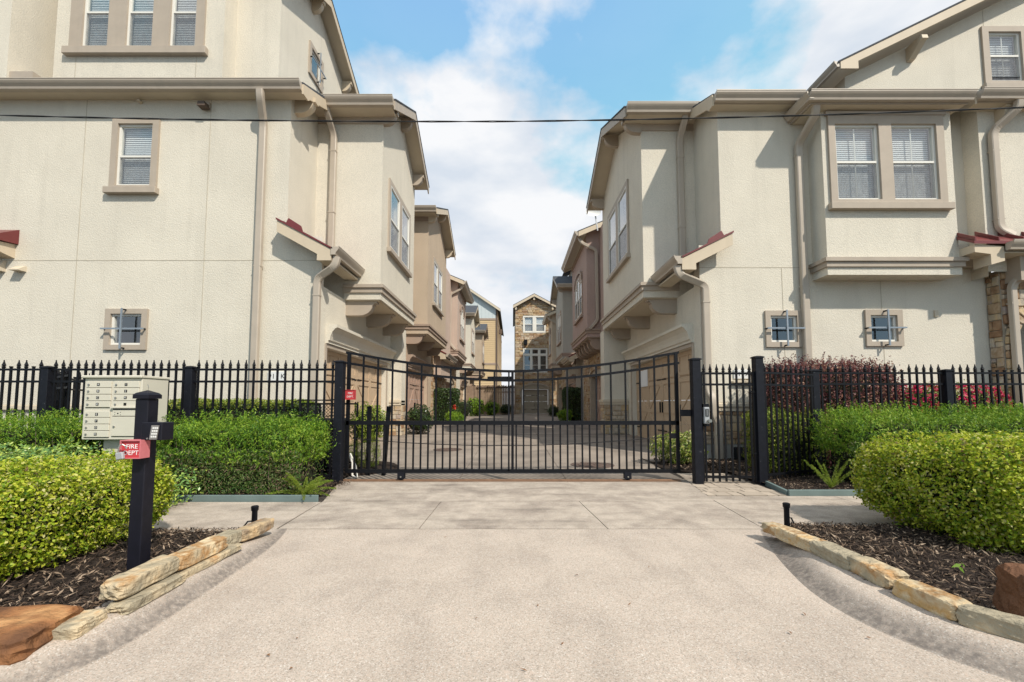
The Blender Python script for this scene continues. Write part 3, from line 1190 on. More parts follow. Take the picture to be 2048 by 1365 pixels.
def setting():
    struct(MB().poly([(-400, -300, -0.12), (400, -300, -0.12), (400, 500, -0.12), (-400, 500, -0.12)]).build('ground', 'soil'))
    struct(MB().box(-120, 120, -14, -3.0, -0.10, -0.012).build('road', 'asphalt'))
    KL = [(0.86, 9.0), (0.88, 6.5), (0.93, 4.6), (1.02, 3.5), (1.2, 2.85), (1.5, 2.36), (1.92, 2.08), (2.2, 2.0), (2.6, 2.03), (3.07, 2.06), (3.58, 2.10), (4.0, 2.20), (4.16, 2.26)]
    KR = [(0.86, 9.0), (0.88, 6.5), (0.95, 4.6), (1.08, 3.5), (1.3, 2.9), (1.6, 2.46), (1.95, 2.19), (2.2, 2.03), (2.45, 1.95), (2.75, 1.94), (3.1, 2.02), (3.6, 2.18), (4.0, 2.34), (4.16, 2.42)]

    def smooth(tab):
        pts = [Vector((x, y)) for y, x in tab]
        for _ in range(2):
            q = [pts[0]]
            for a, b in zip(pts, pts[1:]):
                q += [a * 0.75 + b * 0.25, a * 0.25 + b * 0.75]
            q.append(pts[-1])
            pts = q
        return pts
    kl, kr = smooth(KL), smooth(KR)
    # drive sheet between the kerbs
    pts = [(-9, -3.0, 0)] + [(-p.x, p.y, 0) for p in kl] + [(p.x, p.y, 0) for p in reversed(kr)] + [(9, -3.0, 0)]
    drv = MB().poly(pts)
    struct(drv.build('driveway', 'aggregate'), 'exposed aggregate concrete drive apron between stone edged beds')
    prof = [(-0.10, -0.02), (-0.05, 0.001), (0.0, 0.008), (0.22, 0.036), (0.42, 0.072), (0.60, 0.092), (0.80, 0.100), (1.0, 0.102), (1.6, 0.102), (1.65, -0.05)]
    grime = [0.0, 0.35, 1.0, 0.95, 0.45, 0.05, 0.0, 0.0, 0.0, 0.0]
    for sgn, kp in ((-1, kl), (1, kr)):
        mb = MB()
        n = len(kp)
        for k, p in enumerate(kp):
            t = (kp[min(k + 1, n - 1)] - kp[max(k - 1, 0)]).normalized()
            nx = Vector((t.y, -t.x))
            if nx.x < 0 and p.y > 1.3:
                nx = -nx
            if p.y <= 1.3 and nx.y < 0:
                nx = -nx
            hgt = max(0.03, min(1.0, (4.16 - p.y) / 0.9))
            for (o, z) in prof:
                q = p + nx * (o * (0.20 if sgn < 0 else 0.25) - (0.085 if sgn < 0 else 0.03))
                mb.v.append((sgn * q.x, q.y, z * hgt if z > 0 else z))
        m = len(prof)
        for k in range(n - 1):
            for j in range(m - 1):
                a = k * m + j
                mb.f.append((a, a + 1, a + m + 1, a + m))
        o = mb.build('kerb', 'kerb', smooth=True)
        at = o.data.attributes.new('grime', 'FLOAT', 'POINT')
        rg = random.Random(8)
        at.data.foreach_set('value', [grime[i % m] * rg.uniform(0.75, 1.0) for i in range(len(o.data.vertices))])
        struct(o)
    # crossing slabs, gate apron
    cw = MB().box(-9.0, 9.0, 4.12, 6.64, -0.08, -0.009).build('joint_bed', 'joint')
    struct(cw)
    g = 0.0045
    walk = thing('sidewalk', (0, 4.7, 0), 'pale concrete sidewalk crossing the drive', 'sidewalk')
    del walk['category']
    struct(walk)

    def slab(pts, z=0.0, parent=walk, mt='concrete'):
        MB().prism(pts, 'z', z - 0.09, z).build('slab', mt, parent)
    # drive crossing in three slabs
    xs0 = [-2.26, -0.90, 0.92, 2.42]
    xs1 = [-2.34, -0.88, 0.82, 2.50]
    for k in range(3):
        slab([(xs0[k] + g, 4.178), (xs0[k + 1] - g, 4.178), (xs1[k + 1] - g, 5.33), (xs1[k] + g, 5.33)], 0.0)
    slab([(-2.34, 5.35), (2.50, 5.35), (2.70, 6.62), (-2.66, 6.62)], 0.0)
    x = -2.28
    while x > -14:
        slab([(x - g, 4.10), (x - 2.4 + g, 4.10), (x - 2.4 + g, 5.30), (x - g, 5.30)] if x < -3 else [(-2.27 - g, 4.10), (x - 2.4 + g, 4.10), (x - 2.4 + g, 5.30), (-2.345 - g, 5.30)], -0.002)
        x -= 2.4
    x = 2.43
    first = True
    while x < 15:
        slab([((2.43 if first else x) + g, 4.28), (x + 1.75 - g, 4.28), (x + 1.75 - g, 5.64), ((2.53 if first else x) + g, 5.64)], -0.002)
        x += 1.75
        first = False
    # courtyard slabs
    court = thing('courtyard', (0, 20, 0), 'concrete courtyard drive between the garages', 'courtyard')
    del court['category']
    struct(court)
    court_bed = MB()
    for a, b in ((6.65, 9), (9, 15), (15, 40), (40, 70)):
        court_bed.poly([(-6, a, court_z(a) - 0.012), (6, a, court_z(a) - 0.012), (6, b, court_z(b) - 0.012), (-6, b, court_z(b) - 0.012)])
    struct(court_bed.build('courtyard_joint_bed', 'joint'))
    ys = [6.635, 8.3, 10.4, 13.0, 16.5, 20.5, 25, 30, 36, 43, 60]
    for k, (a, b) in enumerate(zip(ys, ys[1:])):
        cuts = [-2.70, -0.85, 0.85, 2.72] if b < 8.5 else [-4.3, -0.85, 0.85, 4.3]
        if a < 8.5 < b:
            cuts = [-3.4, -0.85, 0.85, 4.3]
        if a > 35:
            cuts = [-6.5, 0, 6.5]
        for p, q in zip(cuts, cuts[1:]):
            za, zb = court_z(a), court_z(b)
            mb = MB()
            mb.v = [(p + g, a + g, za), (q - g, a + g, za), (q - g, b - g, zb), (p + g, b - g, zb)]
            mb.v += [(u, v, w - 0.06) for u, v, w in mb.v]
            mb.f = [(0, 1, 2, 3), (0, 4, 5, 1), (1, 5, 6, 2), (2, 6, 7, 3), (3, 7, 4, 0)]
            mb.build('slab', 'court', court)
    # mulch beds, lumpy sheets
    def bed(name, rows, z, seed, nx=60, label=None):
        """rows: list of (y, x0, x1, z)"""
        nz = Noise3(seed, 6.0)
        mb = MB()
        for (y, x0, x1, zz) in rows:
            for k in range(nx):
                xx = x0 + (x1 - x0) * (k / (nx - 1)) ** 1.6
                mb.v.append((xx, y, zz + 0.018 * nz(np.array([[xx, y, 0.0]]))[0]))
        for j in range(len(rows) - 1):
            for k in range(nx - 1):
                a = j * nx + k
                mb.f.append((a, a + 1, a + nx + 1, a + nx))
        o = mb.build(name, 'mulch', smooth=True)
        struct(o)
        return o

    def chips(P, seed, ln, wd, label, name='mulch_chips'):
        rng = np.random.default_rng(seed)
        Nn = np.tile(np.array([0, 0, 1.0]), (len(P), 1))
        o = leaf_object(name, 'chips', None, P, Nn, ln, wd, 0.45, 0.0, 0.1, rng)
        o['label'] = label
        return o

    def kx(tab, y):
        return lerp_tab(tab, y)
    for sgn, tab, yt, lab in ((-1, KL, 4.07, 'shredded bark mulch around the black keypad post'), (1, KR, 4.25, 'shredded bark mulch below the sandstone row of the opposite bed')):
        rows = []
        ysr = np.linspace(1.05, yt, 40)
        for y in ysr:
            zz = 0.07 if y < yt - 0.35 else 0.07 - 0.063 * (y - yt + 0.35) / 0.35
            rows.append((y, sgn * (kx(tab, y) + (0.14 if sgn < 0 else 0.26)), sgn * 9.5, zz))
        bed('mulch_bed', rows, 0.08, 5 + sgn)
        rng = np.random.default_rng(40 + sgn)
        n = 16000
        yy = rng.uniform(1.3, yt - 0.01, n)
        x0 = np.array([kx(tab, y) + (0.18 if sgn < 0 else 0.30) for y in yy])
        xx = x0 - 0.04 + rng.random(n) ** 1.5 * 2.8
        zz = np.where(yy < yt - 0.35, 0.072, 0.072 - 0.063 * (yy - yt + 0.35) / 0.35) + rng.uniform(0.0, 0.035, n)
        chips(np.stack([sgn * xx, yy, zz], 1), 50 + sgn, (0.02, 0.075), (0.005, 0.013), lab)
    # beds behind the walk
    bed('mulch_bed', [(y, -2.45 - 0.15 * (y - 5.35), -14, 0.03) for y in np.linspace(5.36, 9.2, 14)], 0.03, 21)
    bed('mulch_bed', [(y, 3.72, 14, 0.03) for y in np.linspace(5.70, 9.2, 14)], 0.03, 22)
    bed('mulch_bed', [(y, 2.75 + max(0, (7.7 - y)) * 0.9, 3.74, 0.025) for y in np.linspace(7.5, 9.25, 10)], 0.03, 23, nx=14)
    rng = np.random.default_rng(77)
    n = 5000
    chips(np.stack([-2.4 - rng.random(n) * 2.6, rng.uniform(5.38, 6.5, n), rng.uniform(0.03, 0.06, n)], 1), 61, (0.02, 0.06), (0.006, 0.014), 'dark bark mulch under the narrow-leaved hedge by the iron fence')
    chips(np.stack([3.78 + rng.random(n) * 3.0, rng.uniform(5.74, 7.4, n), rng.uniform(0.03, 0.06, n)], 1), 62, (0.02, 0.06), (0.006, 0.014), 'dark bark mulch around the fern beside the pavers')
    chips(np.stack([2.95 + rng.random(1500) * 1.6, rng.uniform(7.6, 9.1, 1500), rng.uniform(0.03, 0.06, 1500)], 1), 63, (0.03, 0.07), (0.02, 0.04), 'brown fallen leaves behind the narrow walk gate', 'fallen_leaves')
    # dry leaves and twigs on the drive
    pl = [(1.0, 3.2), (0.45, 3.05), (0.7, 2.62), (-0.1, 3.3), (0.15, 2.6), (-1.1, 2.25), (-1.16, 2.1), (-1.0, 2.0), (1.45, 2.3), (1.35, 2.6), (1.75, 4.6), (-0.6, 3.9), (0.25, 2.2), (0.05, 1.99), (-0.2, 2.45), (1.05, 2.02), (1.7, 2.2), (1.86, 2.35), (1.82, 2.25), (1.66, 2.5), (1.55, 2.05), (1.73, 2.1), (0.62, 3.5), (-1.5, 2.9), (0.3, 4.4)]
    rng = np.random.default_rng(5)
    for k, (x, y) in enumerate(pl[:9] + pl[11:15] + pl[17:20]):
        P = np.array([[x, y, 0.008]])
        o = leaf_object('dry_leaf', 'litter', None, P, np.array([[0, 0, 1.0]]), (0.015, 0.04), (0.006, 0.016), 0.25, 0, 0.3, rng, kind=None)
        tag(o, 'tiny dry brown leaf lying on the concrete drive', 'leaf', 'dry leaves scattered on the drive')
    # edging strips
    for (x0, x1, y, lab) in ((-9.0, -2.40, 5.335, 'weathered blue-green edging strip under the narrow-leaved hedge along the walk'), (3.62, 9.5, 5.665, 'weathered blue-green edging strip along the walk by the pavers')):
        o = MB().box(x0, x1, y - 0.016, y + 0.016, -0.02, 0.075).build('edging_strip', 'edging', bevel=0.006)
        tag(o, lab, 'edging')
    o = MB().prism([(3.60, 5.68), (3.64, 5.68), (3.78, 6.38), (3.74, 6.38)], 'z', -0.02, 0.06).build('edging_strip', 'edging')
    tag(o, 'short edging strip turning the corner between pavers and mulch', 'edging')
    # pavers in front of and behind the walk gate
    pav = thing('paver_path', (3.1, 6.3, 0), 'tan concrete pavers leading to the narrow walk gate', 'path')
    del pav['category']
    struct(pav)
    rd = random.Random(4)
    MB().box(2.54, 3.66, 5.66, 7.5, -0.06, -0.012).build('paver_bed', 'joint', pav)
    y = 5.67
    row = 0
    while y < 7.45:
        d = 0.15 if row % 3 else 0.22
        xl = 2.56 + (y - 5.67) * 0.17
        x = xl - rd.uniform(0, 0.12)
        while x < 3.62:
            w = rd.choice((0.15, 0.22, 0.30))
            a, b = max(x, xl), min(x + w, 3.64)
            if b - a > 0.05:
                MB().box(a + 0.007, b - 0.007, y + 0.007, y + d - 0.007, -0.05, 0.002 + rd.uniform(-0.003, 0.002)).build('paver', 'paver', pav)
            x += w
        y += d
        row += 1


setting()


# ------------------------------------------------------------------ townhouses
def moulding(sg, x, xw, y0, y1, zb, parent, m1, m2, end=True):
    """stepped band round the foot of a cantilevered bay"""
    for (p, a, b, mt) in ((0.03, zb, zb + 0.17, m1), (0.07, zb + 0.17, zb + 0.29, m2), (0.11, zb + 0.29, zb + 0.37, m2)):
        X0, X1 = sg * (x - p), sg * (xw + 0.02)
        MB().box(X0, X1, y0 - p, y1 + p, a, b).build('moulding', mt, parent)


def bay_a(parent, sg, x, xw, xin, y0, y1, zb, ze, zp, st, tr, lights, over=0.38, fas='trim', wtrim=None, nb=3, gut=True, soff='soffit', gd='gdoor', gar=None, gz=0.0, head=True, eo=0.40):
    """gable-fronted bay over a garage: bay face at |x|, garage wall at xw"""
    fr = side(sg, x)
    us = [u for l in lights for u in l[:2]]
    tr_rect = (min(us) - 0.12, max(us) + 0.12, lights[0][2] - 0.10, lights[0][3] + 0.13)
    holes = window(fr, lights, parent, trim=tr_rect, tm=wtrim or tr, td=0.045, o=0.06, sill=(tr_rect[0] - 0.06, tr_rect[1] + 0.06, tr_rect[2] - 0.08, tr_rect[2] + 0.04))
    mb = MB().plate(fr, y0, y1, zb, ze, holes, -0.14, 0.0, rim=False)
    ym = (y0 + y1) / 2
    zt = ze + (zp - ze) * 0.86
    mb.poly([fr.p(y0, 0, ze), fr.p(y1, 0, ze), fr.p(ym, 0, zt)])
    ff = front(y0)
    X0, X1 = sorted((sg * x, sg * xin))
    mb.poly([(X0, y0, zb), (X1, y0, zb), (X1, y0, ze), (X0, y0, ze)])
    mb.poly([(X0, y1, zb), (X1, y1, zb), (X1, y1, ze), (X0, y1, ze)])
    mb.build('bay_wall', st, parent)
    moulding(sg, x, xw, y0, y1, zb, parent, st, tr)
    MB().box(sg * (x + 0.02), sg * (xw + 0.01), y0 + 0.02, y1 - 0.02, zb - 0.02, zb - 0.002).build('bay_soffit', soff, parent)
    for k in range(nb):
        yy = y0 + 0.16 + (y1 - y0 - 0.45) * k / max(1, nb - 1)
        corbel(side(sg, xw), yy, 0.20, xw - x - 0.10, zb - 0.022, 0.36, parent, tr)
    gable_roof_x(sg, x - over, xin + 1.5, y0 - eo, y1 + eo * 0.8, ze + 0.02, zp, parent, fas, soff)
    # frieze under the front eave and the gutter
    zs = ze - 0.10
    MB().box(sg * (x - over + 0.05), sg * xin, y0 - eo + 0.02, y0 - 0.002, zs - 0.03, zs).build('eave_soffit', soff, parent)
    MB().box(sg * x, sg * xin, y0 - 0.035, y0 - 0.001, zs - 0.20, zs - 0.032).build('frieze_board', tr, parent)
    gutter(F(0, y0 - eo + 0.02, (1, 0), (0, -1)), *sorted((sg * (x - over), sg * xin)), ze + 0.06, parent, size=0.19)
    rise = (zp - ze) / ((y1 + eo * 0.8 - y0 + eo) / 2)
    yc = (y0 - eo + y1 + eo * 0.8) / 2
    for yy in (y0 + 0.02, yc, y1 - 0.25):
        zz = zp - abs(yy - yc) * rise - 0.20
        rake_bracket(sg, x, x - over + 0.04, yy, zz, parent, fas)
    # garage wall below
    fw = side(sg, xw)
    if gar:
        ga, gb, gt = gar[:3]
        wa, wb = gar[3], gar[4]
        MB().plate(fw, wa, wb, gz - 0.3, zb, [(ga, gb, gz - 0.29, gt)], -0.16, 0.0, rim=False).build('garage_wall', st, parent)
        garage_door(fw, ga + 0.02, gb - 0.02, gt - 0.01, parent, gd, z0=gz + 0.03)
        MB().fbox(fw, ga - 0.09, ga - 0.001, 0.0, 0.025, gz, gt + 0.09).fbox(fw, gb + 0.001, gb + 0.09, 0.0, 0.025, gz, gt + 0.09).fbox(fw, ga - 0.001, gb + 0.001, 0.0, 0.03, gt + 0.002, gt + 0.09).build('door_casing', tr, parent)
        if head:
            pr = [(0, gt + 0.53), (0.26, gt + 0.53), (0.26, gt + 0.46), (0.22, gt + 0.44), (0.15, gt + 0.36), (0.11, gt + 0.26), (0.09, gt + 0.17), (0.06, gt + 0.16), (0.06, gt + 0.10), (0, gt + 0.10)]
            MB().fsweep(fw, pr, ga - 0.05, gb + 0.35).build('door_hood', st if tr != 'trim_brown' else tr, parent)


def bay_b(parent, sg, x, xw, xin, y0, y1, zb, ze, st, tr, nl=3, gar=None, gz=0.1, gd='gdoor_pink', ring=True, seed=3, stone_base=True):
    """hipped bay with an arched triple window, row of corbels, stone ground floor with arched garage"""
    fr = side(sg, x)
    L = y1 - y0
    w = 0.62
    c0 = (y0 + y1) / 2 - (nl * w + (nl - 1) * 0.10) / 2
    lights = []
    for k in range(nl):
        a = c0 + k * (w + 0.10)
        mid = abs(k - (nl - 1) / 2) < 0.4
        lights.append((a, a + w, zb + 1.35, zb + (3.25 if mid else 2.95), zb + 2.2))
    tr_rect = (lights[0][0] - 0.10, lights[-1][1] + 0.10, zb + 1.24, zb + 3.34)
    holes = window(fr, lights, parent, trim=tr_rect, tm=tr, sill=(tr_rect[0] - 0.06, tr_rect[1] + 0.06, zb + 1.14, zb + 1.25), blind=False, td=0.045, o=0.06)
    # arched hood over the group
    cy = (tr_rect[0] + tr_rect[1]) / 2
    R = (tr_rect[1] - tr_rect[0]) / 2
    a_out, a_in = [], []
    for k in range(13):
        t = math.pi * k / 12
        a_out.append((cy + (R + 0.09) * math.cos(t), zb + 2.98 + 0.62 * math.sin(t)))
        a_in.append((cy + (R - 0.03) * math.cos(t), zb + 2.98 + 0.48 * math.sin(t)))
    for k in range(12):
        MB().fprism(fr, [a_in[k], a_out[k], a_out[k + 1], a_in[k + 1]], 0.052, 0.085).build('arch_trim', tr, parent)
    mb = MB().plate(fr, y0, y1, zb, ze, holes, -0.14, 0.0, rim=False)
    X0, X1 = sorted((sg * x, sg * xin))
    mb.poly([(X0, y0, zb), (X1, y0, zb), (X1, y0, ze), (X0, y0, ze)])
    mb.poly([(X0, y1, zb), (X1, y1, zb), (X1, y1, ze), (X0, y1, ze)])
    mb.build('bay_wall', st, parent)
    moulding(sg, x, xw, y0, y1, zb, parent, st, tr)
    MB().box(sg * (x + 0.02), sg * (xw + 0.01), y0 + 0.02, y1 - 0.02, zb - 0.02, zb - 0.002).build('bay_soffit', 'soffit', parent)
    n = 6
    for k in range(n):
        yy = y0 + 0.2 + (L - 0.4) * k / (n - 1)
        corbel(side(sg, xw), yy, 0.22, xw - x - 0.06, zb - 0.022, 0.52, parent, tr, 'corbel')
    # eave along the drive, roof rising away from it
    ov = 0.40
    zr = ze + 0.05
    xr = x - ov
    xi = xin + 2.6
    rz = zr + (xi - xr) * 0.42
    ya, yb = y0 - 0.35, y1 + 0.35
    P = lambda X, Z: (sg * X, Z)
    MB().prism([P(xr, zr), P(xi, rz), P(xi, rz - 0.10), P(xr, zr - 0.10)], 'y', ya, yb).build('soffit', 'soffit', parent)
    MB().prism([P(xr - 0.04, zr + 0.03), P(xi, rz + 0.05), P(xi, rz + 0.01), P(xr - 0.04, zr - 0.005)], 'y', ya - 0.03, yb + 0.03).build('roof', 'shingle', parent)
    for yy in (ya, yb):
        MB().prism([P(xr, zr + 0.0), P(xi, rz), P(xi, rz - 0.22), P(xr, zr - 0.22)], 'y', yy - 0.03 if yy == ya else yy + 0.001, yy - 0.001 if yy == ya else yy + 0.03).build('rake_board', 'cream_trim', parent)
    MB().box(sg * (x - 0.04), sg * (x - 0.001), y0, y1, ze - 0.24, ze - 0.01).build('frieze_board', tr, parent)
    gutter(side(sg, xr + 0.02), ya, yb, zr + 0.02, parent, size=0.19)
    # gable-end wall above the eave
    MB().poly([(sg * x, y0 + 0.001, ze), (sg * xi, y0 + 0.001, ze), (sg * xi, y0 + 0.001, rz - 0.1), (sg * x, y0 + 0.001, zr + 0.08)]).build('gable_wall', st, parent)
    px = xr + 0.06
    downspout([(sg * px, y0 - 0.10, zr - 0.16), (sg * (px + 0.10), y0 - 0.14, zr - 0.42), (sg * (x + 0.42), y0 - 0.10, zr - 0.75), (sg * (x + 0.44), y0 - 0.10, zb + 0.75), (sg * (x + 0.1), y0 - 0.10, zb + 0.35)], parent, (1, 0, 0), 0.13, 0.11)
    fw = side(sg, xw)
    if gar:
        ga, gb, gt, wa, wb = gar
        MB().plate(fw, wa, wb, gz - 0.3, zb, [(ga, gb, gz - 0.29, gt)], -0.30, 0.0, rim=False).build('garage_wall', 'mortar', parent)
        garage_door(fw, ga + 0.02, gb - 0.02, gt - 0.01, parent, gd, dd=-0.28, z0=gz + 0.03)
        cu = (ga + gb) / 2
        hw = (gb - ga) / 2
        if stone_base:
            stones_on(fw, wa, wb, gz, zb - 0.05, parent, holes=[(ga - 0.22, gb + 0.22, gz - 0.3, gt + 0.40)], d=0.05, joined=True, mt='stone_far', seed=seed)
        # arch ring of cut stones and jamb stones
        m_ = MB()
        k_n = 15
        for k in range(k_n):
            t0, t1 = math.pi * k / k_n + 0.02, math.pi * (k + 1) / k_n - 0.02
            q = []
            for (rr, t) in ((1.0, t0), (1.14, t0), (1.14, t1), (1.0, t1)):
                q.append((cu + hw * rr * math.cos(t), gt - 0.02 + (0.34 + (rr - 1) * 1.6) * math.sin(t)))
            m_.fprism(fw, q, 0.0, 0.075)
        m_.build('arch_stones', 'stone_far', parent, kind='stuff')


def pier(parent, sg, x0, x1, y, zb, st, gz, depth=0.35, stone=True, seed=4):
    """wall stub carrying the far end of a bay, stone foot with rounded cap"""
    MB().box(sg * x0, sg * x1, y, y + depth, gz - 0.2, zb).build('pier', st, parent)
    a, b = sorted((sg * x0, sg * x1))
    MB().box(a - 0.05, b, y - 0.06, y + depth + 0.05, gz + 1.03, gz + 1.09).build('stone_cap', 'soffit', parent)
    MB().box(a - 0.08, b, y - 0.09, y + depth + 0.07, gz + 1.09, gz + 1.22).build('stone_cap', 'soffit', parent, bevel=0.03, seg=2)
    if stone:
        stones_on(front(y), a, b, gz, gz + 1.03, parent, d=0.04, seed=seed, size=(0.2, 0.4), hh=(0.12, 0.24))
        stones_on(side(sg, x0), y, y + depth, gz, gz + 1.03, parent, d=0.04, seed=seed + 1, size=(0.2, 0.4), hh=(0.12, 0.24))


def pent(parent, sg, xe, xt, y0, y1, ze, zt, yo=0.30):
    """small red standing-seam skirt roof along the drive side with cream rake end"""
    P = lambda X, Z: (sg * X, Z)
    MB().prism([P(xe, ze), P(xt, zt), P(xt, zt - 0.26), P(xe + 0.30, ze - 0.10), P(xe + 0.30, ze - 0.24), P(xe, ze - 0.24)], 'y', y0 - yo, y0 - yo + 0.04).build('rake_board', 'cream_trim', parent)
    MB().prism([P(xe - 0.03, ze + 0.035), P(xt + 0.02, zt + 0.045), P(xt + 0.02, zt + 0.005), P(xe - 0.03, ze - 0.0)], 'y', y0 - yo - 0.02, y1).build('roof', 'red', parent)
    k = y0 - yo + 0.25
    while k < y1:
        MB().prism([P(xe - 0.03, ze + 0.036), P(xe - 0.03, ze + 0.07), P(xt, zt + 0.08), P(xt, zt + 0.046)], 'y', k - 0.012, k + 0.012).build('roof_seam', 'red', parent)
        k += 0.42
    MB().prism([P(xt - 0.42, zt - 0.14), P(xt - 0.38, zt - 0.02), P(xt - 0.10, zt + 0.16), P(xt - 0.04, zt + 0.05)], 'y', y0 - 0.03, y0 - 0.004).build('flashing', 'red', parent)
    MB().box(sg * xe, sg * (xe + 0.32), y0 - yo + 0.041, y1, ze - 0.21, ze - 0.17).build('soffit', 'soffit', parent)
    gutter(side(sg, xe), y0 - yo - 0.02, y1, ze + 0.05, parent, size=0.17)


def wall_joint(parent, fr, pts, w=0.014):
    for (u0, z0, u1, z1) in pts:
        if abs(u1 - u0) > abs(z1 - z0):
            MB().fbox(fr, u0, u1, 0.0005, 0.004, z0 - w / 2, z0 + w / 2).build('control_joint', 'reveal', parent)
        else:
            MB().fbox(fr, u0 - w / 2, u0 + w / 2, 0.0005, 0.0045, z0, z1).build('control_joint', 'reveal', parent)


def eave_front(parent, x0, x1, yw, zs, yf, zg, slope, yback, rake=None, gs=0.17):
    """front eave: soffit, gutter, roof slab rising back to yback"""
    MB().box(x0, x1, yf + 0.03, yw - 0.001, zs, zs + 0.03).build('soffit', 'soffit', parent)
    MB().box(x0, x1, yf + 0.0, yf + 0.03, zs - 0.0, zg + 0.0).build('fascia', 'trim', parent)
    gutter(front(yf), x0, x1, zg + 0.02, parent, size=gs)
    z1 = zg + (yback - yf) * slope
    MB().prism([(yf - 0.03, zg + 0.0), (yf - 0.03, zg + 0.05), (yback, z1 + 0.06), (yback, z1 + 0.01)], 'x', x0 - 0.02, x1 + 0.02).build('roof', 'shingle', parent)


def house_mailbox_side():
    t = thing('townhouse', (-8, 9.2, 0), 'cream stucco three-storey townhouse standing behind the beige mailbox cabinet', 'townhouse', 'townhouses around the gated drive')
    fr = front(9.2)
    h1 = window(fr, [(-8.85, -8.07, 6.05, 7.48, 6.74)], t, trim=(-8.98, -7.93, 5.97, 7.59), sill=(-9.04, -7.88, 5.85, 5.99))
    h2 = window(fr, [(-8.76, -8.08, 2.48, 3.16, None)], t, trim=(-8.88, -7.96, 2.37, 3.27), bars=True, blind=False)
    # front wall: ground floor reaches the drive corner, upper floor stops short under the skirt roof
    w = MB()
    w.plate(fr, -14.0, -5.0, -0.15, 8.1, h1 + h2, -0.14, 0.0, rim=False)
    w.plate(fr, -5.0, -4.2, -0.15, 4.9, [], -0.14, 0.0, rim=False)
    w.build('front_wall', 'stucco', t)
    # return wall of the upper floor
    MB().poly([(-5.0, 9.2, 4.2), (-5.0, 10.5, 4.2), (-5.0, 10.5, 8.9), (-5.0, 9.2, 8.1)]).build('return_wall', 'stucco', t)
    MB().poly([(-4.2, 9.2, -0.2), (-4.2, 9.3, -0.2), (-4.2, 9.3, 4.3), (-4.2, 9.2, 4.3)]).build('corner_wall', 'stucco', t)
    wall_joint(t, fr, [(-14, 4.36, -4.2, 4.36), (-9.62, 4.37, -9.62, 8.08), (-6.81, 4.37, -6.81, 8.08), (-9.62, 1.2, -9.62, 4.35), (-6.81, 1.2, -6.81, 4.35)])
    # base cap
    MB().fbox(fr, -14, -4.2, 0.0, 0.06, 1.05, 1.18).build('base_cap', 'soffit', t, bevel=0.025, seg=2)
    # main front eave
    eave_front(t, -14.0, -4.62, 9.2, 8.06, 8.93, 8.20, 0.44, 10.6)
    P = [(8.90, 8.20), (8.90, 7.98), (9.12, 7.98), (9.2, 8.06), (10.55, 8.66), (10.55, 8.88)]
    MB().prism(P, 'x', -4.62, -4.58).build('rake_board', 'cream_trim', t)
    MB().prism([(8.93, 8.13), (8.93, 8.06), (10.5, 8.74), (10.5, 8.82)], 'x', -5.0, -4.621).build('rake_soffit', 'soffit', t)
    rake_bracket(-1, 5.0, 4.56, 9.42, 8.22, t, 'cream_trim', 0.16)
    downspout([(-5.50, 8.84, 8.03), (-5.50, 8.86, 7.86), (-5.56, 9.11, 7.45), (-5.56, 9.11, 0.3)], t, straps=[(-5.56, 9.12, 4.2)])
    # little camera stub and spotlight under the eave
    MB().fbox(fr, -8.42, -8.36, 0.0, 0.10, 7.97, 8.01).build('hook', 'soffit', t)
    sp = MB().fbox(fr, -6.98, -6.82, 0.0, 0.05, 7.84, 7.98).build('spotlight', 'trim', t)
    MB().fprism(fr, [(-6.99, 7.80), (-6.81, 7.80), (-6.83, 7.90), (-6.97, 7.90)], 0.03, 0.20).build('hood', 'trim_dark', sp)
    # vents
    for (u, wd, z, hh) in ((-10.82, 0.22, 4.10, 0.12), (-11.35, 0.36, 4.10, 0.26)):
        MB().fsweep(fr, [(0, z + hh), (0.03, z + hh), (0.16, z + 0.02), (0.16, z), (0, z)], u - wd / 2, u + wd / 2).build('vent_hood', 'soffit', t)
    MB().fsweep(fr, [(0, 5.05), (0.5, 4.75), (0.5, 4.68), (0, 4.72)], -12.6, -10.93).build('roof', 'red', t)
    MB().fsweep(fr, [(0, 4.71), (0.46, 4.66), (0.46, 4.5), (0, 4.4)], -12.6, -10.99).build('soffit', 'cream_trim', t)
    # skirt roof over the drive corner
    pent(t, -1, 3.88, 5.06, 9.2, 10.48, 4.50, 5.15)
    downspout([(-3.78, 8.98, 4.36), (-3.82, 8.98, 4.16), (-4.26, 9.12, 3.93), (-4.26, 9.12, 0.45)], t, straps=[(-4.26, 9.12, 3.55)])
    # bay over the garage
    bay_a(t, -1, 3.32, 4.2, 5.05, 10.5, 14.0, 3.80, 8.68, 9.90, 'stucco', 'trim', [(11.15, 12.05, 5.40, 7.12, 6.2), (12.30, 13.20, 5.40, 7.12, 6.2)], gar=(9.52, 14.08, 2.46, 9.3, 16.0), gz=0.06)
    downspout([(-4.62, 10.12, 8.62), (-4.62, 10.14, 8.45), (-4.55, 10.42, 8.05), (-4.55, 10.42, 4.75)], t, straps=[(-4.55, 10.42, 7.6), (-4.55, 10.42, 6.0)])
    pier(t, -1, 3.80, 4.2, 14.55, 3.8, 'stucco', 0.12, depth=0.5, seed=14)
    # third storey
    fb = front(9.9)
    L3 = [(-10.56, -9.92, 9.94, 11.75, 10.85), (-9.48, -8.83, 9.94, 11.75, 10.85), (-8.41, -7.77, 9.94, 11.75, 10.85)]
    h3 = window(fb, L3, t, trim=(-10.86, -7.56, 9.86, 12.0), sill=(-10.95, -7.46, 9.70, 9.88))
    m = MB().plate(fb, -11.24, -7.1, 8.3, 12.6, h3, -0.14, 0.0, rim=False)
    m.poly([(-7.1, 9.9, 8.3), (-7.1, 10.35, 8.3), (-7.1, 10.35, 12.6), (-7.1, 9.9, 12.6)])
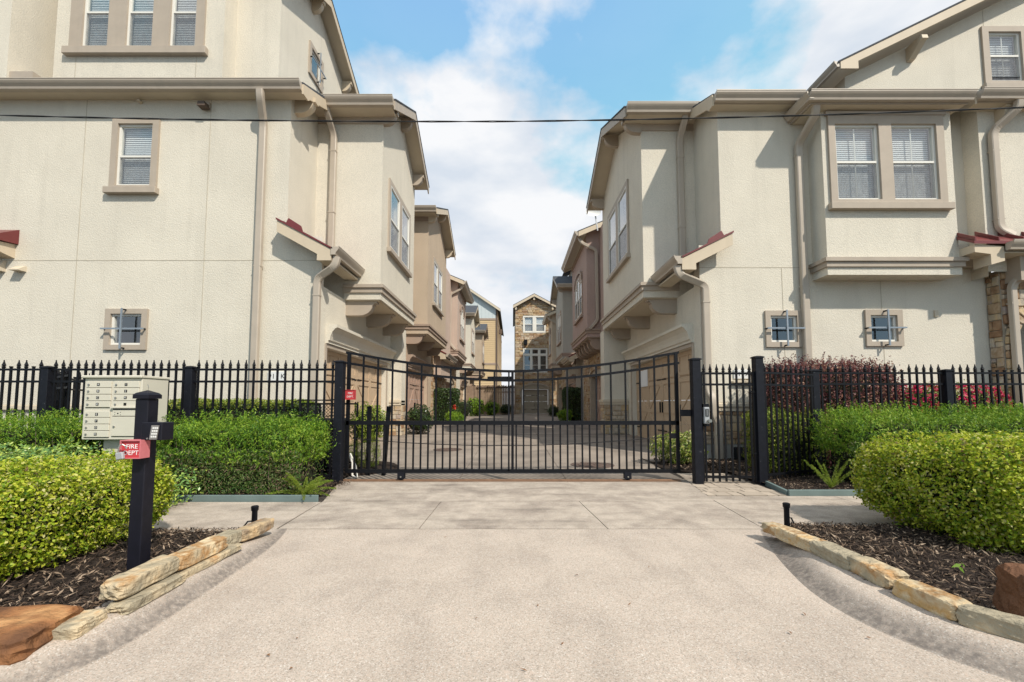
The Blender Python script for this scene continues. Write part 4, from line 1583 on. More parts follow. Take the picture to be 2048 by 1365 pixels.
    m.poly([(-11.24, 9.9, 8.3), (-11.24, 10.6, 8.3), (-11.24, 10.6, 12.6), (-11.24, 9.9, 12.6)])
    m.build('upper_bay_wall', 'stucco', t)
    m = MB()
    m.poly([(-7.1, 10.35, 8.3), (-5.98, 10.35, 8.3), (-5.98, 10.35, 12.45), (-7.1, 10.35, 12.45)])
    m.poly([(-11.75, 10.6, 8.3), (-11.24, 10.6, 8.3), (-11.24, 10.6, 12.6), (-11.75, 10.6, 12.6)])
    m.poly([(-11.75, 9.4, 8.3), (-11.75, 10.6, 8.3), (-11.75, 10.6, 12.8), (-11.75, 9.4, 12.8)])
    m.poly([(-14, 9.4, 8.3), (-11.75, 9.4, 8.3), (-11.75, 9.4, 12.8), (-14, 9.4, 12.8)])
    m.poly([(-14, 9.9, 12.6), (-7.1, 9.9, 12.6), (-7.1, 14.5, 12.6), (-14, 14.5, 12.6)])
    m.build('upper_wall', 'stucco', t)
    sd = side(-1, 5.98)
    hs = window(sd, [(11.95, 12.60, 11.0, 11.75, None)], t, trim=(11.83, 12.72, 10.88, 11.87), bars=True, blind=False)
    m = MB().plate(sd, 10.35, 14.4, 8.3, 12.45, hs, -0.14, 0.0, rim=False)
    m.poly([sd.p(10.35, 0, 12.45), sd.p(14.4, 0, 12.45), sd.p(12.4, 0, 13.35)])
    m.build('gable_wall', 'stucco', t)
    MB().box(-11.749, -11.2, 9.45, 9.9, 8.4, 8.95).build('parapet', 'trim', t)
    gable_roof_x(-1, 5.62, 14, 9.95, 14.75, 12.42, 13.62, t, 'cream_trim')
    for yy in (10.55, 12.0, 14.25):
        rake_bracket(-1, 5.98, 5.66, yy, 13.62 - abs(yy - 12.35) * 0.5 - 0.20, t, 'cream_trim')
    wall_joint(t, fb, [(-10.70, 8.4, -10.70, 9.69), (-7.75, 8.4, -7.75, 9.69)])
    # house number plaque
    pl = MB().fbox(fr, -5.30, -4.90, 0.002, 0.03, 1.69, 1.90).build('number_plaque', 'plaque', t, bevel=0.005)
    text('911 K', 0.15, fr, -5.10, 0.032, 1.79, pl, 'ink')
    return t


def house_arch_side():
    t = thing('townhouse', (8, 9.2, 0), 'cream stucco townhouse with projecting window box and stone arched entry', 'townhouse', 'townhouses around the gated drive')
    fr = front(9.2)
    s1 = window(fr, [(5.62, 6.20, 2.54, 3.12, None)], t, trim=(5.51, 6.32, 2.43, 3.23), bars=True, blind=False)
    s2 = window(fr, [(7.80, 8.38, 2.55, 3.13, None)], t, trim=(7.69, 8.50, 2.45, 3.25), bars=True, blind=False)
    w = MB()
    w.plate(fr, 4.62, 10.55, -0.15, 7.9, s1 + s2, -0.14, 0.0, rim=False)
    w.plate(fr, 4.12, 4.62, -0.15, 4.7, [], -0.14, 0.0, rim=False)
    w.build('front_wall', 'stucco', t)
    MB().poly([(4.62, 9.2, 4.2), (4.62, 10.45, 4.2), (4.62, 10.45, 8.6), (4.62, 9.2, 7.9)]).build('return_wall', 'stucco', t)
    MB().poly([(4.12, 9.2, -0.2), (4.12, 9.5, -0.2), (4.12, 9.5, 4.3), (4.12, 9.2, 4.3)]).build('corner_wall', 'stucco', t)
    wall_joint(t, fr, [(4.12, 4.2, 6.5, 4.2), (9.5, 4.2, 10.1, 4.2), (5.93, 3.24, 5.93, 4.19), (5.93, 1.22, 5.93, 2.42), (8.09, 3.26, 8.09, 3.9), (8.09, 1.22, 8.09, 2.44)])
    # stone base, cap and foundation
    MB().fbox(fr, 4.08, 10.4, 0.0, 0.05, -0.12, 0.33).build('foundation', 'foundation', t)
    MB().fbox(fr, 4.09, 10.4, 0.0, 0.008, 0.33, 1.05).build('mortar', 'mortar', t)
    stones_on(fr.off(0.009), 4.09, 6.0, 0.335, 1.04, t, d=0.05, seed=31, size=(0.14, 0.36), hh=(0.11, 0.22))
    stones_on(fr.off(0.009), 6.0, 10.4, 0.335, 1.04, t, d=0.05, seed=33, joined=True, mt='stone_far')
    MB().fbox(fr, 4.04, 10.4, 0.0, 0.075, 1.045, 1.10).build('base_cap', 'soffit', t)
    MB().fbox(fr, 4.03, 10.4, 0.0, 0.10, 1.10, 1.24).build('base_cap', 'soffit', t, bevel=0.04, seg=3)
    # upper eave between the bay and the window box
    eave_front(t, 4.42, 6.35, 9.2, 7.79, 8.95, 7.95, 0.44, 10.3)
    P = [(8.92, 7.97), (8.92, 7.72), (9.10, 7.72), (9.2, 7.82), (10.45, 8.36), (10.45, 8.60)]
    MB().prism(P, 'x', 4.38, 4.42).build('rake_board', 'cream_trim', t)
    downspout([(6.40, 8.58, 7.50), (6.42, 8.64, 7.32), (6.36, 9.11, 6.95), (6.36, 9.11, 0.3)], t, straps=[(6.36, 9.12, 6.7), (6.36, 9.12, 3.75)])
    # projecting window box
    fb = front(8.76)
    hb = window(fb, [(6.88, 7.81, 5.51, 7.17, 6.35), (8.08, 9.04, 5.51, 7.17, 6.35)], t, trim=(6.74, 9.20, 5.40, 7.36), sill=(6.68, 9.27, 5.28, 5.42), muntin=True)
    m = MB().plate(fb, 6.62, 9.40, 3.90, 7.52, hb, -0.14, 0.0, rim=False)
    for xx in (6.62, 9.40):
        m.poly([(xx, 8.76, 3.9), (xx, 9.2, 3.9), (xx, 9.2, 7.52), (xx, 8.76, 7.52)])
    m.poly([(6.62, 8.76, 3.9), (9.40, 8.76, 3.9), (9.40, 9.2, 3.9), (6.62, 9.2, 3.9)])
    m.build('window_box_wall', 'stucco', t)
    MB().box(6.69, 9.25, 8.69, 8.757, 7.36, 7.44).build('head_trim', 'trim', t)
    for (p, a, b, mt) in ((0.02, 3.895, 4.06, 'stucco'), (0.06, 4.06, 4.17, 'trim'), (0.10, 4.17, 4.25, 'trim')):
        MB().box(6.62 - p, 9.40 + p, 8.76 - p, 9.199, a, b).build('moulding', mt, t)
    MB().box(6.30, 9.52, 8.55, 9.19, 7.47, 7.50).build('soffit', 'soffit', t)
    MB().box(6.28, 9.54, 8.52, 8.55, 7.47, 7.66).box(6.25, 6.28, 8.52, 9.19, 7.47, 7.66).build('fascia', 'trim', t)
    gutter(front(8.52), 6.16, 9.58, 7.66, t, size=0.16)
    gutter(F(6.25, 0, (0, 1), (-1, 0)), 8.42, 9.18, 7.66, t, size=0.14)
    hip = MB()
    hip.v = [(6.15, 8.36, 7.67), (9.62, 8.36, 7.67), (9.62, 10.0, 7.67), (6.15, 10.0, 7.67), (7.0, 10.0, 8.45), (9.62, 10.0, 8.45)]
    hip.f = [(0, 1, 5, 4), (0, 4, 3), (3, 4, 5, 2), (1, 2, 5), (0, 3, 2, 1)]
    hip.build('roof', 'shingle', t)
    # third storey gable
    f3 = front(10.0)
    h3 = window(f3, [(11.78, 12.58, 9.12, 10.40, 9.80), (12.86, 13.66, 9.12, 10.40, 9.80)], t, trim=(11.62, 13.82, 9.0, 10.54), sill=(11.55, 13.9, 8.86, 9.02), muntin=True)
    m = MB().plate(f3, 8.2, 16.0, 7.6, 9.25, [(a, b, c, min(d, 9.25)) for a, b, c, d in h3], -0.14, 0.0, rim=False)
    m.plate(f3, 10.6, 16.0, 9.25, 10.45, [(a, b, 9.25, d) for a, b, c, d in h3], -0.14, 0.0, rim=False)
    m.poly([f3.p(8.2, 0, 9.25), f3.p(10.6, 0, 9.25), f3.p(10.6, 0, 10.45)])
    m.poly([f3.p(10.6, 0, 10.45), f3.p(16.0, 0, 10.45), f3.p(16.0, 0, 13.15)])
    m.poly([(8.2, 10.0, 7.6), (8.2, 15, 7.6), (8.2, 15, 9.25), (8.2, 10.0, 9.25)])
    m.build('upper_wall', 'stucco', t)
    wall_joint(t, f3, [(11.72, 10.56, 11.72, 11.0)])
    sl = 0.5
    xa, za = 7.78, 9.30
    xb = 16.5
    zb_ = za + (xb - xa) * sl
    MB().prism([(xa, za), (xb, zb_), (xb, zb_ - 0.10), (xa, za - 0.10)], 'y', 9.62, 15.0).build('soffit', 'soffit', t)
    MB().prism([(xa - 0.05, za + 0.02), (xb, zb_ + 0.05), (xb, zb_ + 0.01), (xa - 0.05, za - 0.02)], 'y', 9.57, 15.02).build('roof', 'shingle', t)
    MB().prism([(xa, za), (xb, zb_), (xb, zb_ - 0.25), (xa + 0.42, za + 0.02), (xa + 0.42, za - 0.17), (xa, za - 0.17)], 'y', 9.58, 9.619).build('rake_board', 'cream_trim', t)
    gutter(F(xa, 0, (0, 1), (-1, 0)), 9.60, 15.0, za + 0.02, t, size=0.13)
    MB().prism([(9.58, 10.0 - 0.02), (10.0, 10.0 - 0.02), (10.0, 9.62), (9.90, 9.64), (9.70, 9.80), (9.62, 9.86), (9.56, 9.88)], 'x', 9.74, 9.88).build('bracket', 'cream_trim', t)
    # projecting wing with the stone entry
    fe = front(8.86)
    m = MB()
    m.poly([fe.p(10.1, 0, 4.0), fe.p(14, 0, 4.0), fe.p(14, 0, 7.9), fe.p(10.1, 0, 7.9)])
    m.poly([(10.1, 8.86, 3.9), (10.1, 9.2, 3.9), (10.1, 9.2, 7.9), (10.1, 8.86, 7.9)])
    m.build('wing_wall', 'stucco', t)
    eave_front(t, 9.78, 14.0, 8.86, 7.55, 8.58, 7.72, 0.44, 10.0)
    MB().prism([(8.56, 7.74), (8.56, 7.50), (8.80, 7.50), (8.9, 7.58), (9.9, 8.06), (9.9, 8.30)], 'x', 9.74, 9.78).build('rake_board', 'cream_trim', t)
    corbel(front(8.86), 10.55, 0.16, 0.24, 7.545, 0.30, t, 'cream_trim')
    downspout([(10.62, 8.52, 7.55), (10.62, 8.55, 7.40), (10.32, 8.78, 7.05), (10.32, 8.78, 4.90), (10.50, 8.70, 4.72)], t, straps=[(10.32, 8.79, 6.6), (10.32, 8.79, 5.1)])
    # red skirt roof over the entry
    MB().prism([(8.42, 4.50), (8.86, 4.78), (8.86, 4.72), (8.42, 4.44)], 'x', 9.36, 14).build('roof', 'red', t)
    for xx in (9.38, 9.86, 10.36, 10.86, 11.4):
        MB().prism([(8.42, 4.505), (8.42, 4.58), (8.86, 4.87), (8.86, 4.785)], 'x', xx, xx + 0.025).build('roof_seam', 'red', t)
    MB().prism([(9.40, 4.44), (10.0, 4.40), (10.0, 4.10), (9.72, 4.02), (9.72, 4.24), (9.40, 4.28)], 'y', 8.46, 8.80).build('rake_board', 'cream_trim', t)
    gutter(front(8.44), 10.0, 14.0, 4.46, t, size=0.16)
    MB().box(10.0, 14.0, 8.46, 9.19, 4.26, 4.29).build('soffit', 'soffit', t)
    MB().box(10.5, 10.68, 8.62, 8.92, 3.75, 4.26).build('bracket', 'trim', t)
    # stone entry wall with arched opening
    fs = front(8.95)
    ax, ar, asp = 11.50, 0.82, 2.45
    am = MB()
    pts_l = [(10.42, -0.1), (10.42, 4.05), (ax, 4.05), (ax, asp + ar)]
    arc = [(ax - ar * math.sin(k / 10 * math.pi / 2), asp + ar * math.cos(k / 10 * math.pi / 2)) for k in range(1, 11)]
    for k in range(10):
        p0 = (ax, asp + ar) if k == 0 else arc[k - 1]
        am.fprism(fs, [p0, arc[k], (arc[k][0], 4.05), (p0[0], 4.05)], -0.24, 0.0)
    am.fprism(fs, [(10.42, -0.1), (ax - ar, -0.1), (ax - ar, 4.05), (10.42, 4.05)], -0.24, 0.0)
    am.fprism(fs, [(ax, asp + ar), (13.8, asp + ar), (13.8, 4.05), (ax, 4.05)], -0.24, 0.0)
    am.build('entry_wall', 'mortar', t)
    inside_arch = lambda u, z: not (abs(u - ax) < ar + 0.24 and (z < asp or (u - ax) ** 2 + (z - asp) ** 2 < (ar + 0.25) ** 2))
    stones_on(fs, 10.43, 12.6, 0.0, 4.0, t, d=0.05, seed=51, size=(0.16, 0.34), hh=(0.13, 0.22), clip=inside_arch)
    stones_on(F(10.42, 0, (0, 1), (-1, 0)), 8.95, 9.19, 1.24, 4.0, t, d=0.04, seed=52, size=(0.24, 0.3), hh=(0.14, 0.24))
    for k in range(9):
        a0, a1 = math.pi * (0.5 + 0.5 * k / 9) + 0.015, math.pi * (0.5 + 0.5 * (k + 1) / 9) - 0.015
        q = [(ax + rr * math.cos(a), asp + rr * math.sin(a)) for rr, a in ((ar + 0.01, a0), (ar + 0.25, a0), (ar + 0.25, a1), (ar + 0.01, a1))]
        MB().fprism(fs, q, 0.0, 0.07).build('arch_stone', 'stone', t, bevel=0.012)
    z = 0.1
    rd = random.Random(9)
    while z < asp - 0.05:
        hh = min(rd.uniform(0.16, 0.26), asp - z)
        MB().fbox(fs, ax - ar - 0.25, ax - ar - 0.01, 0.0, 0.07, z + 0.008, z + hh - 0.008).build('jamb_stone', 'stone', t, bevel=0.012)
        z += hh
    MB().box(10.43, 13.8, 10.2, 10.22, -0.1, 4.05).build('porch_wall', 'stucco_grey', t)
    downspout([(10.95, 8.40, 4.32), (10.90, 8.44, 4.14), (10.50, 8.80, 3.72), (10.50, 8.80, 0.3)], t, straps=[(10.50, 8.81, 3.3)], w=0.13)
    # dryer hood and bell box
    MB().fsweep(fr, [(0, 4.42), (0.06, 4.42), (0.16, 4.34), (0.20, 4.16), (0, 4.16)], 9.78, 10.08).build('vent_hood', 'trim', t)
    MB().fbox(fr, 9.22, 9.30, 0, 0.03, 3.10, 3.24).build('bell_box', 'soffit', t)
    # skirt roof, bay
    pent(t, 1, 3.62, 4.72, 9.2, 10.43, 4.30, 4.86)
    downspout([(3.54, 8.98, 4.16), (3.58, 8.98, 3.98), (4.20, 9.12, 3.78), (4.20, 9.12, 1.5), (4.28, 9.03, 1.25), (4.28, 9.03, 0.95), (4.36, 9.05, 0.80), (4.36, 9.05, 0.03)], t, straps=[(4.20, 9.12, 3.4), (4.36, 9.05, 0.55)])
    bay_a(t, 1, 3.28, 4.12, 4.7, 10.45, 15.1, 3.84, 8.46, 9.72, 'stucco', 'trim', [(11.75, 12.75, 5.45, 7.42, 6.35), (13.0, 14.0, 5.45, 7.42, 6.35)], gar=(9.66, 14.62, 2.50, 9.5, 16.4), gz=0.06, over=0.48)
    downspout([(4.28, 10.10, 8.42), (4.28, 10.12, 8.25), (4.24, 10.38, 7.90), (4.24, 10.38, 4.55)], t, straps=[(4.24, 10.38, 7.4), (4.24, 10.38, 5.6)])
    pier(t, 1, 3.28, 4.12, 15.15, 3.84, 'stucco', 0.14, depth=0.6, seed=24)
    # notice taped to the garage door
    fg = side(1, 4.12)
    MB().fbox(fg, 13.35, 14.1, -0.130, -0.125, 1.75, 2.28).build('notice', 'paper', t)
    pl = MB().fbox(fr, 4.79, 5.14, 0.002, 0.03, 1.74, 1.94).build('number_plaque', 'plaque', t, bevel=0.005)
    text('911 A', 0.13, fr, 4.965, 0.032, 1.84, pl, 'ink')
    MB().fbox(fr, 4.74, 5.2, 0.002, 0.10, 1.655, 1.69).build('plaque_ledge', 'soffit', t)
    # low black vent cover at the foot of the wall
    MB().fsweep(fr, [(0.05, 0.28), (0.34, 0.16), (0.34, -0.02), (0.05, -0.02)], 4.72, 5.35).build('floor_vent_cover', 'cage', t)
    # satellite dish on the back corner
    return t


def far_units():
    G = 'townhouses around the gated drive'
    specs = []
    # gable bays and hipped bays along the -X row
    t = thing('townhouse', (-5, 19, 0.14), 'tan stucco townhouse with rose garage door next along the mailbox row', 'townhouse', G)
    bay_a(t, -1, 3.32, 4.15, 5.2, 16.4, 20.9, 3.92, 8.72, 9.9, 'stucco_tan', 'trim_brown', [(17.5, 18.35, 5.45, 7.2, 6.3), (18.65, 19.5, 5.45, 7.2, 6.3)], gar=(16.6, 20.6, 2.6, 16.01, 21.6), gz=0.16, gd='gdoor_pink', fas='cream_trim', wtrim='trim')
    MB().poly([(-4.15, 16.0, 0), (-9, 16.0, 0), (-9, 16.0, 10.5), (-4.15, 16.0, 8.5)]).build('front_wall', 'stucco_tan', t)
    t = thing('townhouse', (-5, 25, 0.2), 'rose stucco townhouse with arched triple window on the mailbox row', 'townhouse', G)
    bay_b(t, -1, 3.35, 4.15, 5.2, 25.6, 30.0, 4.1, 8.55, 'stucco_pink', 'trim_brown', gar=(26.2, 29.8, 2.6, 21.61, 31.0), gz=0.2, seed=61)
    MB().poly([(-3.75, 22.2, 2.6), (-9, 22.2, 2.6), (-9, 22.2, 9.0), (-3.75, 22.2, 8.8)]).poly([(-3.75, 22.2, 2.6), (-3.75, 25.6, 2.6), (-3.75, 25.6, 9.0), (-3.75, 22.2, 8.8)]).build('link_wall', 'stucco_pink', t)
    pent(t, -1, 3.45, 4.3, 22.2, 25.4, 3.75, 4.2)
    t = thing('townhouse', (-5, 35, 0.24), 'narrow cream stucco townhouse between the rose and the brown roofed units', 'townhouse', G)
    bay_a(t, -1, 3.32, 4.15, 5.2, 33.2, 37.4, 4.0, 8.2, 9.4, 'stucco', 'trim_brown', [(34.2, 34.95, 5.4, 7.2, 6.3), (35.2, 35.95, 5.4, 7.2, 6.3)], gar=(33.6, 37.0, 2.6, 31.01, 38.5), gz=0.24, gd='gdoor', fas='cream_trim')
    t = thing('townhouse', (-5, 42, 0.28), 'tan stucco townhouse with grey roof beside the weathered wood fence', 'townhouse', G)
    bay_a(t, -1, 3.0, 4.15, 5.2, 41.0, 45.0, 4.0, 8.2, 9.3, 'stucco_tan', 'trim_brown', [(42.0, 42.8, 5.4, 7.2, 6.3), (43.1, 43.9, 5.4, 7.2, 6.3)], gar=(41.4, 44.6, 2.6, 38.51, 46), gz=0.28, gd='gdoor_pink', fas='trim_brown')
    # +X row
    t = thing('townhouse', (5, 21, 0.16), 'mauve stucco townhouse with arched triple window and corbel row', 'townhouse', G)
    bay_b(t, 1, 3.32, 4.15, 5.2, 18.7, 23.2, 4.15, 8.75, 'stucco_mauve', 'trim_brown', gar=(18.9, 22.6, 2.6, 16.41, 24.5), gz=0.16, seed=71)
    MB().poly([(3.9, 16.6, 2.6), (9, 16.6, 2.6), (9, 16.6, 9.0), (3.9, 16.6, 9.0)]).poly([(3.9, 16.6, 3.2), (3.9, 18.7, 3.2), (3.9, 18.7, 9.0), (3.9, 16.6, 9.0)]).build('link_wall', 'stucco_mauve', t)
    t = thing('townhouse', (5, 30, 0.2), 'grey stucco townhouse with small slate gable in the mauve row', 'townhouse', G)
    bay_a(t, 1, 3.3, 4.15, 5.2, 27.6, 31.8, 4.15, 8.9, 10.2, 'stucco_grey', 'trim_brown', [(28.6, 29.4, 5.5, 7.4, 6.5), (29.7, 30.5, 5.5, 7.4, 6.5)], gar=(27.9, 31.4, 2.6, 24.51, 33), gz=0.2, gd='gdoor_pink', fas='trim')
    pent(t, 1, 3.3, 4.2, 25.0, 27.5, 3.9, 4.4)
    # upper floor showing over the eaves
    MB().box(4.4, 9, 25.0, 33, 8.0, 11.2).build('upper_wall', 'stucco_grey', t)
    MB().prism([(3.9, 11.25), (6.6, 12.6), (9.3, 11.25), (9.3, 11.1), (6.6, 12.45), (3.9, 11.1)], 'y', 24.6, 33.2).build('roof', 'shingle', t)
    MB().prism([(3.9, 11.12), (6.6, 12.44), (6.6, 12.2), (3.9, 10.9)], 'y', 24.56, 24.6).build('rake_board', 'cream_trim', t)
    t = thing('townhouse', (5, 36, 0.26), 'brown stucco townhouse joined to the far stone house', 'townhouse', G)
    bay_b(t, 1, 3.3, 4.15, 5.2, 35.2, 38.6, 4.2, 8.6, 'stucco_tan', 'trim_brown', nl=2, gar=(35.6, 38.2, 2.6, 33.01, 39.6), gz=0.26, seed=81)
    # stone house closing the view
    t = thing('stone_house', (2.0, 40, 0.28), 'tall tan rubble stone house with arched olive garage at the courtyard end', 'house')
    ff = front(40.0)
    up = [(1.12, 1.92, 8.05, 9.42, 8.75), (2.22, 3.02, 8.05, 9.42, 8.75)]
    h1 = window(ff, up, t, trim=(1.0, 3.14, 7.93, 9.55), tm='vinyl', blind=True)
    lo = [(1.10, 1.70, 4.30, 5.75, 4.85), (1.85, 2.45, 4.30, 5.75, 4.85), (2.60, 3.20, 4.30, 5.75, 4.85), (1.10, 1.70, 5.90, 6.35, None), (1.85, 2.45, 5.90, 6.35, None), (2.60, 3.20, 5.90, 6.35, None)]
    h2 = window(ff, lo, t, trim=(1.0, 3.30, 4.15, 6.45), tm='vinyl', blind=False, screen=False)
    gh = (0.92, 3.36, 0.0, 2.55)
    MB().plate(ff, 0.24, 4.6, 0.0, 10.5, h1 + h2 + [gh], -0.3, 0.0, rim=False).poly([ff.p(0.24, 0, 10.5), ff.p(3.9, 0, 10.5), ff.p(2.05, 0, 11.3)]).poly([(0.24, 40, 0), (0.24, 52, 0), (0.24, 52, 10.5), (0.24, 40, 10.5)]).build('wall', 'mortar', t)
    garage_door(ff, 0.94, 3.34, 2.54, t, 'gdoor_grey', dd=-0.22, z0=0.3)
    arc_ok = lambda u, z: not (abs(u - 2.14) < 1.30 and z > 2.5 and ((u - 2.14) / 1.34) ** 2 + ((z - 2.5) / 0.62) ** 2 < 1) and z < 10.42 + 0.45 * (1 - abs(u - 2.05) / 1.8) * 2
    stones_on(ff, 0.26, 4.5, 0.28, 11.2, t, holes=[(1.0, 3.14, 7.93, 9.55), (1.0, 3.30, 4.15, 6.45), (0.8, 3.48, 0.0, 2.6)], d=0.07, joined=True, mt='stone_far', seed=91, size=(0.22, 0.55), hh=(0.13, 0.26), clip=arc_ok)
    am = MB()
    for k in range(12):
        t0, t1 = math.pi * k / 12, math.pi * (k + 1) / 12
        am.fprism(ff, [(2.14 + 1.22 * math.cos(t0), 2.56 + 0.46 * math.sin(t0)), (2.14 + 1.36 * math.cos(t0), 2.56 + 0.60 * math.sin(t0)), (2.14 + 1.36 * math.cos(t1), 2.56 + 0.60 * math.sin(t1)), (2.14 + 1.22 * math.cos(t1), 2.56 + 0.46 * math.sin(t1))], 0.0, 0.12)
    am.build('arch_trim', 'trim', t)
    pf = [(2.14 + 1.22 * math.cos(math.pi * k / 12), 2.56 + 0.46 * math.sin(math.pi * k / 12)) for k in range(13)]
    MB().fprism(ff, pf, 0.0, 0.04).build('arch_panel', 'gdoor_grey', t)
    MB().prism([(0.05, 10.52), (2.05, 11.62), (4.2, 10.47), (4.2, 10.32), (2.05, 11.42), (0.05, 10.32)], 'y', 39.55, 50).build('roof', 'shingle', t)
    MB().prism([(0.05, 10.45), (2.05, 11.55), (4.2, 10.40), (4.2, 10.20), (2.05, 11.32), (0.05, 10.20)], 'y', 39.5, 39.549).build('rake_board', 'cream_trim', t)
    for (bx, bz) in ((0.32, 10.42), (2.05, 11.36), (3.8, 10.42)):
        MB().box(bx - 0.08, bx + 0.08, 39.6, 39.98, bz - 0.35, bz).build('bracket', 'cream_trim', t)
    lp = MB().fbox(ff, 1.08, 1.40, 0.1, 0.32, 6.75, 7.25).build('wall_lantern', 'iron', t, bevel=0.03)
    MB().fbox(ff, 1.14, 1.34, 0.0, 0.1, 6.95, 7.10).build('mount', 'iron', lp)
    # sided house
    t = thing('sided_house', (-6, 62, 0.3), 'yellow tan lap-sided house with pale batten gable beyond the courtyard', 'house')
    Yh = 62.0
    fh = front(Yh)
    x0, x1, zbelt, ze_, zp_, xp = -11.3, -2.38, 13.5, 15.2, 18.0, -6.3
    sd2 = F(x1 + 0.12, 0, (0, 1), (1, 0))
    for (fr_, a, b) in ((fh, x0, x1 - 0.1), (sd2, Yh + 0.02, 86)):
        al = MB()
        z = 0.3
        while z < (zbelt if fr_ is fh else ze_):
            al.fsweep(fr_, [(0, z), (0.05, z), (0.015, z + 0.30), (0, z + 0.30)], a, b)
            z += 0.30
        al.build('lap_siding', 'siding', t, kind='stuff')
    MB().box(x0, x1 + 0.12, Yh, 86, 0.2, ze_).build('wall', 'siding', t)
    MB().fbox(fh, x1 - 0.1, x1 + 0.16, 0.0, 0.08, 0.3, ze_).build('corner_board', 'trim_dark', t)
    for zz in (6.9, zbelt):
        MB().fbox(fh, x0, x1 - 0.1, 0.0, 0.09, zz, zz + 0.28).build('belt_board', 'trim_brown', t)
        MB().fbox(sd2, Yh, 86, 0.051, 0.09, zz, zz + 0.28).build('belt_board', 'trim_brown', t)
    MB().fprism(fh, [(x0, zbelt + 0.29), (x1 - 0.1, zbelt + 0.29), (x1 - 0.1, ze_), (xp, zp_), (x0, 14.9)], 0.0, 0.04).build('gable_panel', 'batten', t)
    for k in range(14):
        xx = x1 - 0.5 - k * 0.55
        zt = zp_ - 0.1 - abs(xx - xp) * 0.70
        if zt > zbelt + 0.6:
            MB().fbox(fh, xx - 0.035, xx + 0.035, 0.04, 0.075, zbelt + 0.29, zt).build('batten', 'batten', t)
    ch = lambda l, tk: [(x0 - 0.3, 14.6 + l), (xp, zp_ + 0.12 + l), (x1 + 0.6, ze_ - 0.15 + l), (x1 + 0.6, ze_ - 0.15 + l - tk), (xp, zp_ + 0.12 + l - tk), (x0 - 0.3, 14.6 + l - tk)]
    MB().prism(ch(0.05, 0.2), 'y', Yh - 0.5, 86).build('roof', 'shingle', t)
    MB().prism(ch(0.0, 0.36), 'y', Yh - 0.56, Yh - 0.501).build('rake_board', 'soffit', t)
    MB().box(x1 + 0.13, x1 + 0.7, 68, 68.6, 12.5, 13.2).build('exhaust_vent', 'trim_dark', t)
    # timber fence at the end
    t = thing('wood_fence', (-1.6, 38, 0.27), 'weathered cedar board fence closing the courtyard beside the stone house', 'fence')
    rd = random.Random(3)
    x = -4.2
    while x < 0.2:
        hgt = 2.55 + rd.uniform(-0.05, 0.05)
        MB().box(x, x + 0.135, 38.0, 38.03, 0.2, 0.27 + hgt).build('board', 'plank', t)
        x += 0.145
    for zz in (0.8, 2.2):
        MB().box(-4.2, 0.2, 38.031, 38.07, zz, zz + 0.1).build('rail', 'plank', t)
    MB().box(-3.2, 0.15, 37.90, 37.995, 2.60, 2.72).build('cap_rail', 'trim_dark', t)
    k = -2.2
    while k < 0.1:
        MB().box(k, k + 0.06, 37.6, 38.3, 2.73, 2.86).build('trellis_bar', 'plank', t)
        k += 0.2


house_mailbox_side()
house_arch_side()
far_units()


# ------------------------------------------------------------------ iron fences and gates
def picket_mesh(h, finial=True, w=0.0125):
    """square bar with a spear finial, foot at the origin"""
    mb = MB()
    mb.box(-w, w, -w, w, 0, h)
    if finial:
        mb.lathe([(0.022, h - 0.004), (0.025, h + 0.012), (0.015, h + 0.022), (0.027, h + 0.034), (0.019, h + 0.055), (0.010, h + 0.085), (0.007, h + 0.10), (0.0095, h + 0.108), (0.003, h + 0.118)], 0, 0, 8)
    else:
        mb.box(-w * 1.3, w * 1.3, -w * 1.3, w * 1.3, h, h + 0.02)
    me = bpy.data.meshes.new('picket')
    me.from_pydata(mb.v, [], mb.f)
    me.materials.append(M['iron'])
    return me


PICK = {}


def picket(parent, x, y, z0, z1, finial=True):
    key = (round(z1 - z0, 3), finial)
    if key not in PICK:
        PICK[key] = picket_mesh(z1 - z0, finial)
    o = bpy.data.objects.new('picket', PICK[key])
    COL.objects.link(o)
    o.parent = parent
    b = WORLD_LOC[parent.name]
    o.location = (x - b[0], y - b[1], z0 - b[2])
    return o


def fence_post(parent, x, y, z1, w=0.055, name='post', mt='iron_worn'):
    p = MB().box(x - w, x + w, y - w, y + w, -0.1, z1).build(name, mt, parent, bevel=0.004)
    k = w + 0.012
    MB().box(x - k, x + k, y - k, y + k, z1, z1 + 0.018).lathe([(k, z1 + 0.018), (k * 0.55, z1 + 0.032), (0.008, z1 + 0.038)], x, y, 4, sq=True).build('post_cap', mt, p)
    return p


def bar(parent, a, b, w=0.016, name='rail', h=None, mt='iron'):
    a, b = Vector(a), Vector(b)
    d = (b - a)
    L = d.length
    d.normalize()
    sx = Vector((-d.y, d.x, 0))
    sx = sx.normalized() if sx.length > 1e-4 else Vector((1, 0, 0))
    up = sx.cross(d) * -1
    hh = h or w
    mb = MB()
    for p in (a, b):
        for (i, j) in ((-1, -1), (1, -1), (1, 1), (-1, 1)):
            mb.v.append(tuple(p + sx * (i * w) + up * (j * hh)))
    mb.f = [(3, 2, 1, 0), (4, 5, 6, 7), (0, 1, 5, 4), (1, 2, 6, 5), (2, 3, 7, 6), (3, 0, 4, 7)]
    return mb.build(name, mt, parent)


def fence_run(parent, p0, p1, n, z1, missing=(), low=0.12):
    p0, p1 = Vector(p0), Vector(p1)
    for zz in (z1 - 0.02, z1 - 0.205, low):
        bar(parent, (p0.x, p0.y, zz), (p1.x, p1.y, zz), 0.016, 'rail')
    for k in range(n):
        t = (k + 0.5) / n
        q = p0.lerp(p1, t)
        picket(parent, q.x, q.y, 0.05, z1 + 0.01, k not in missing)


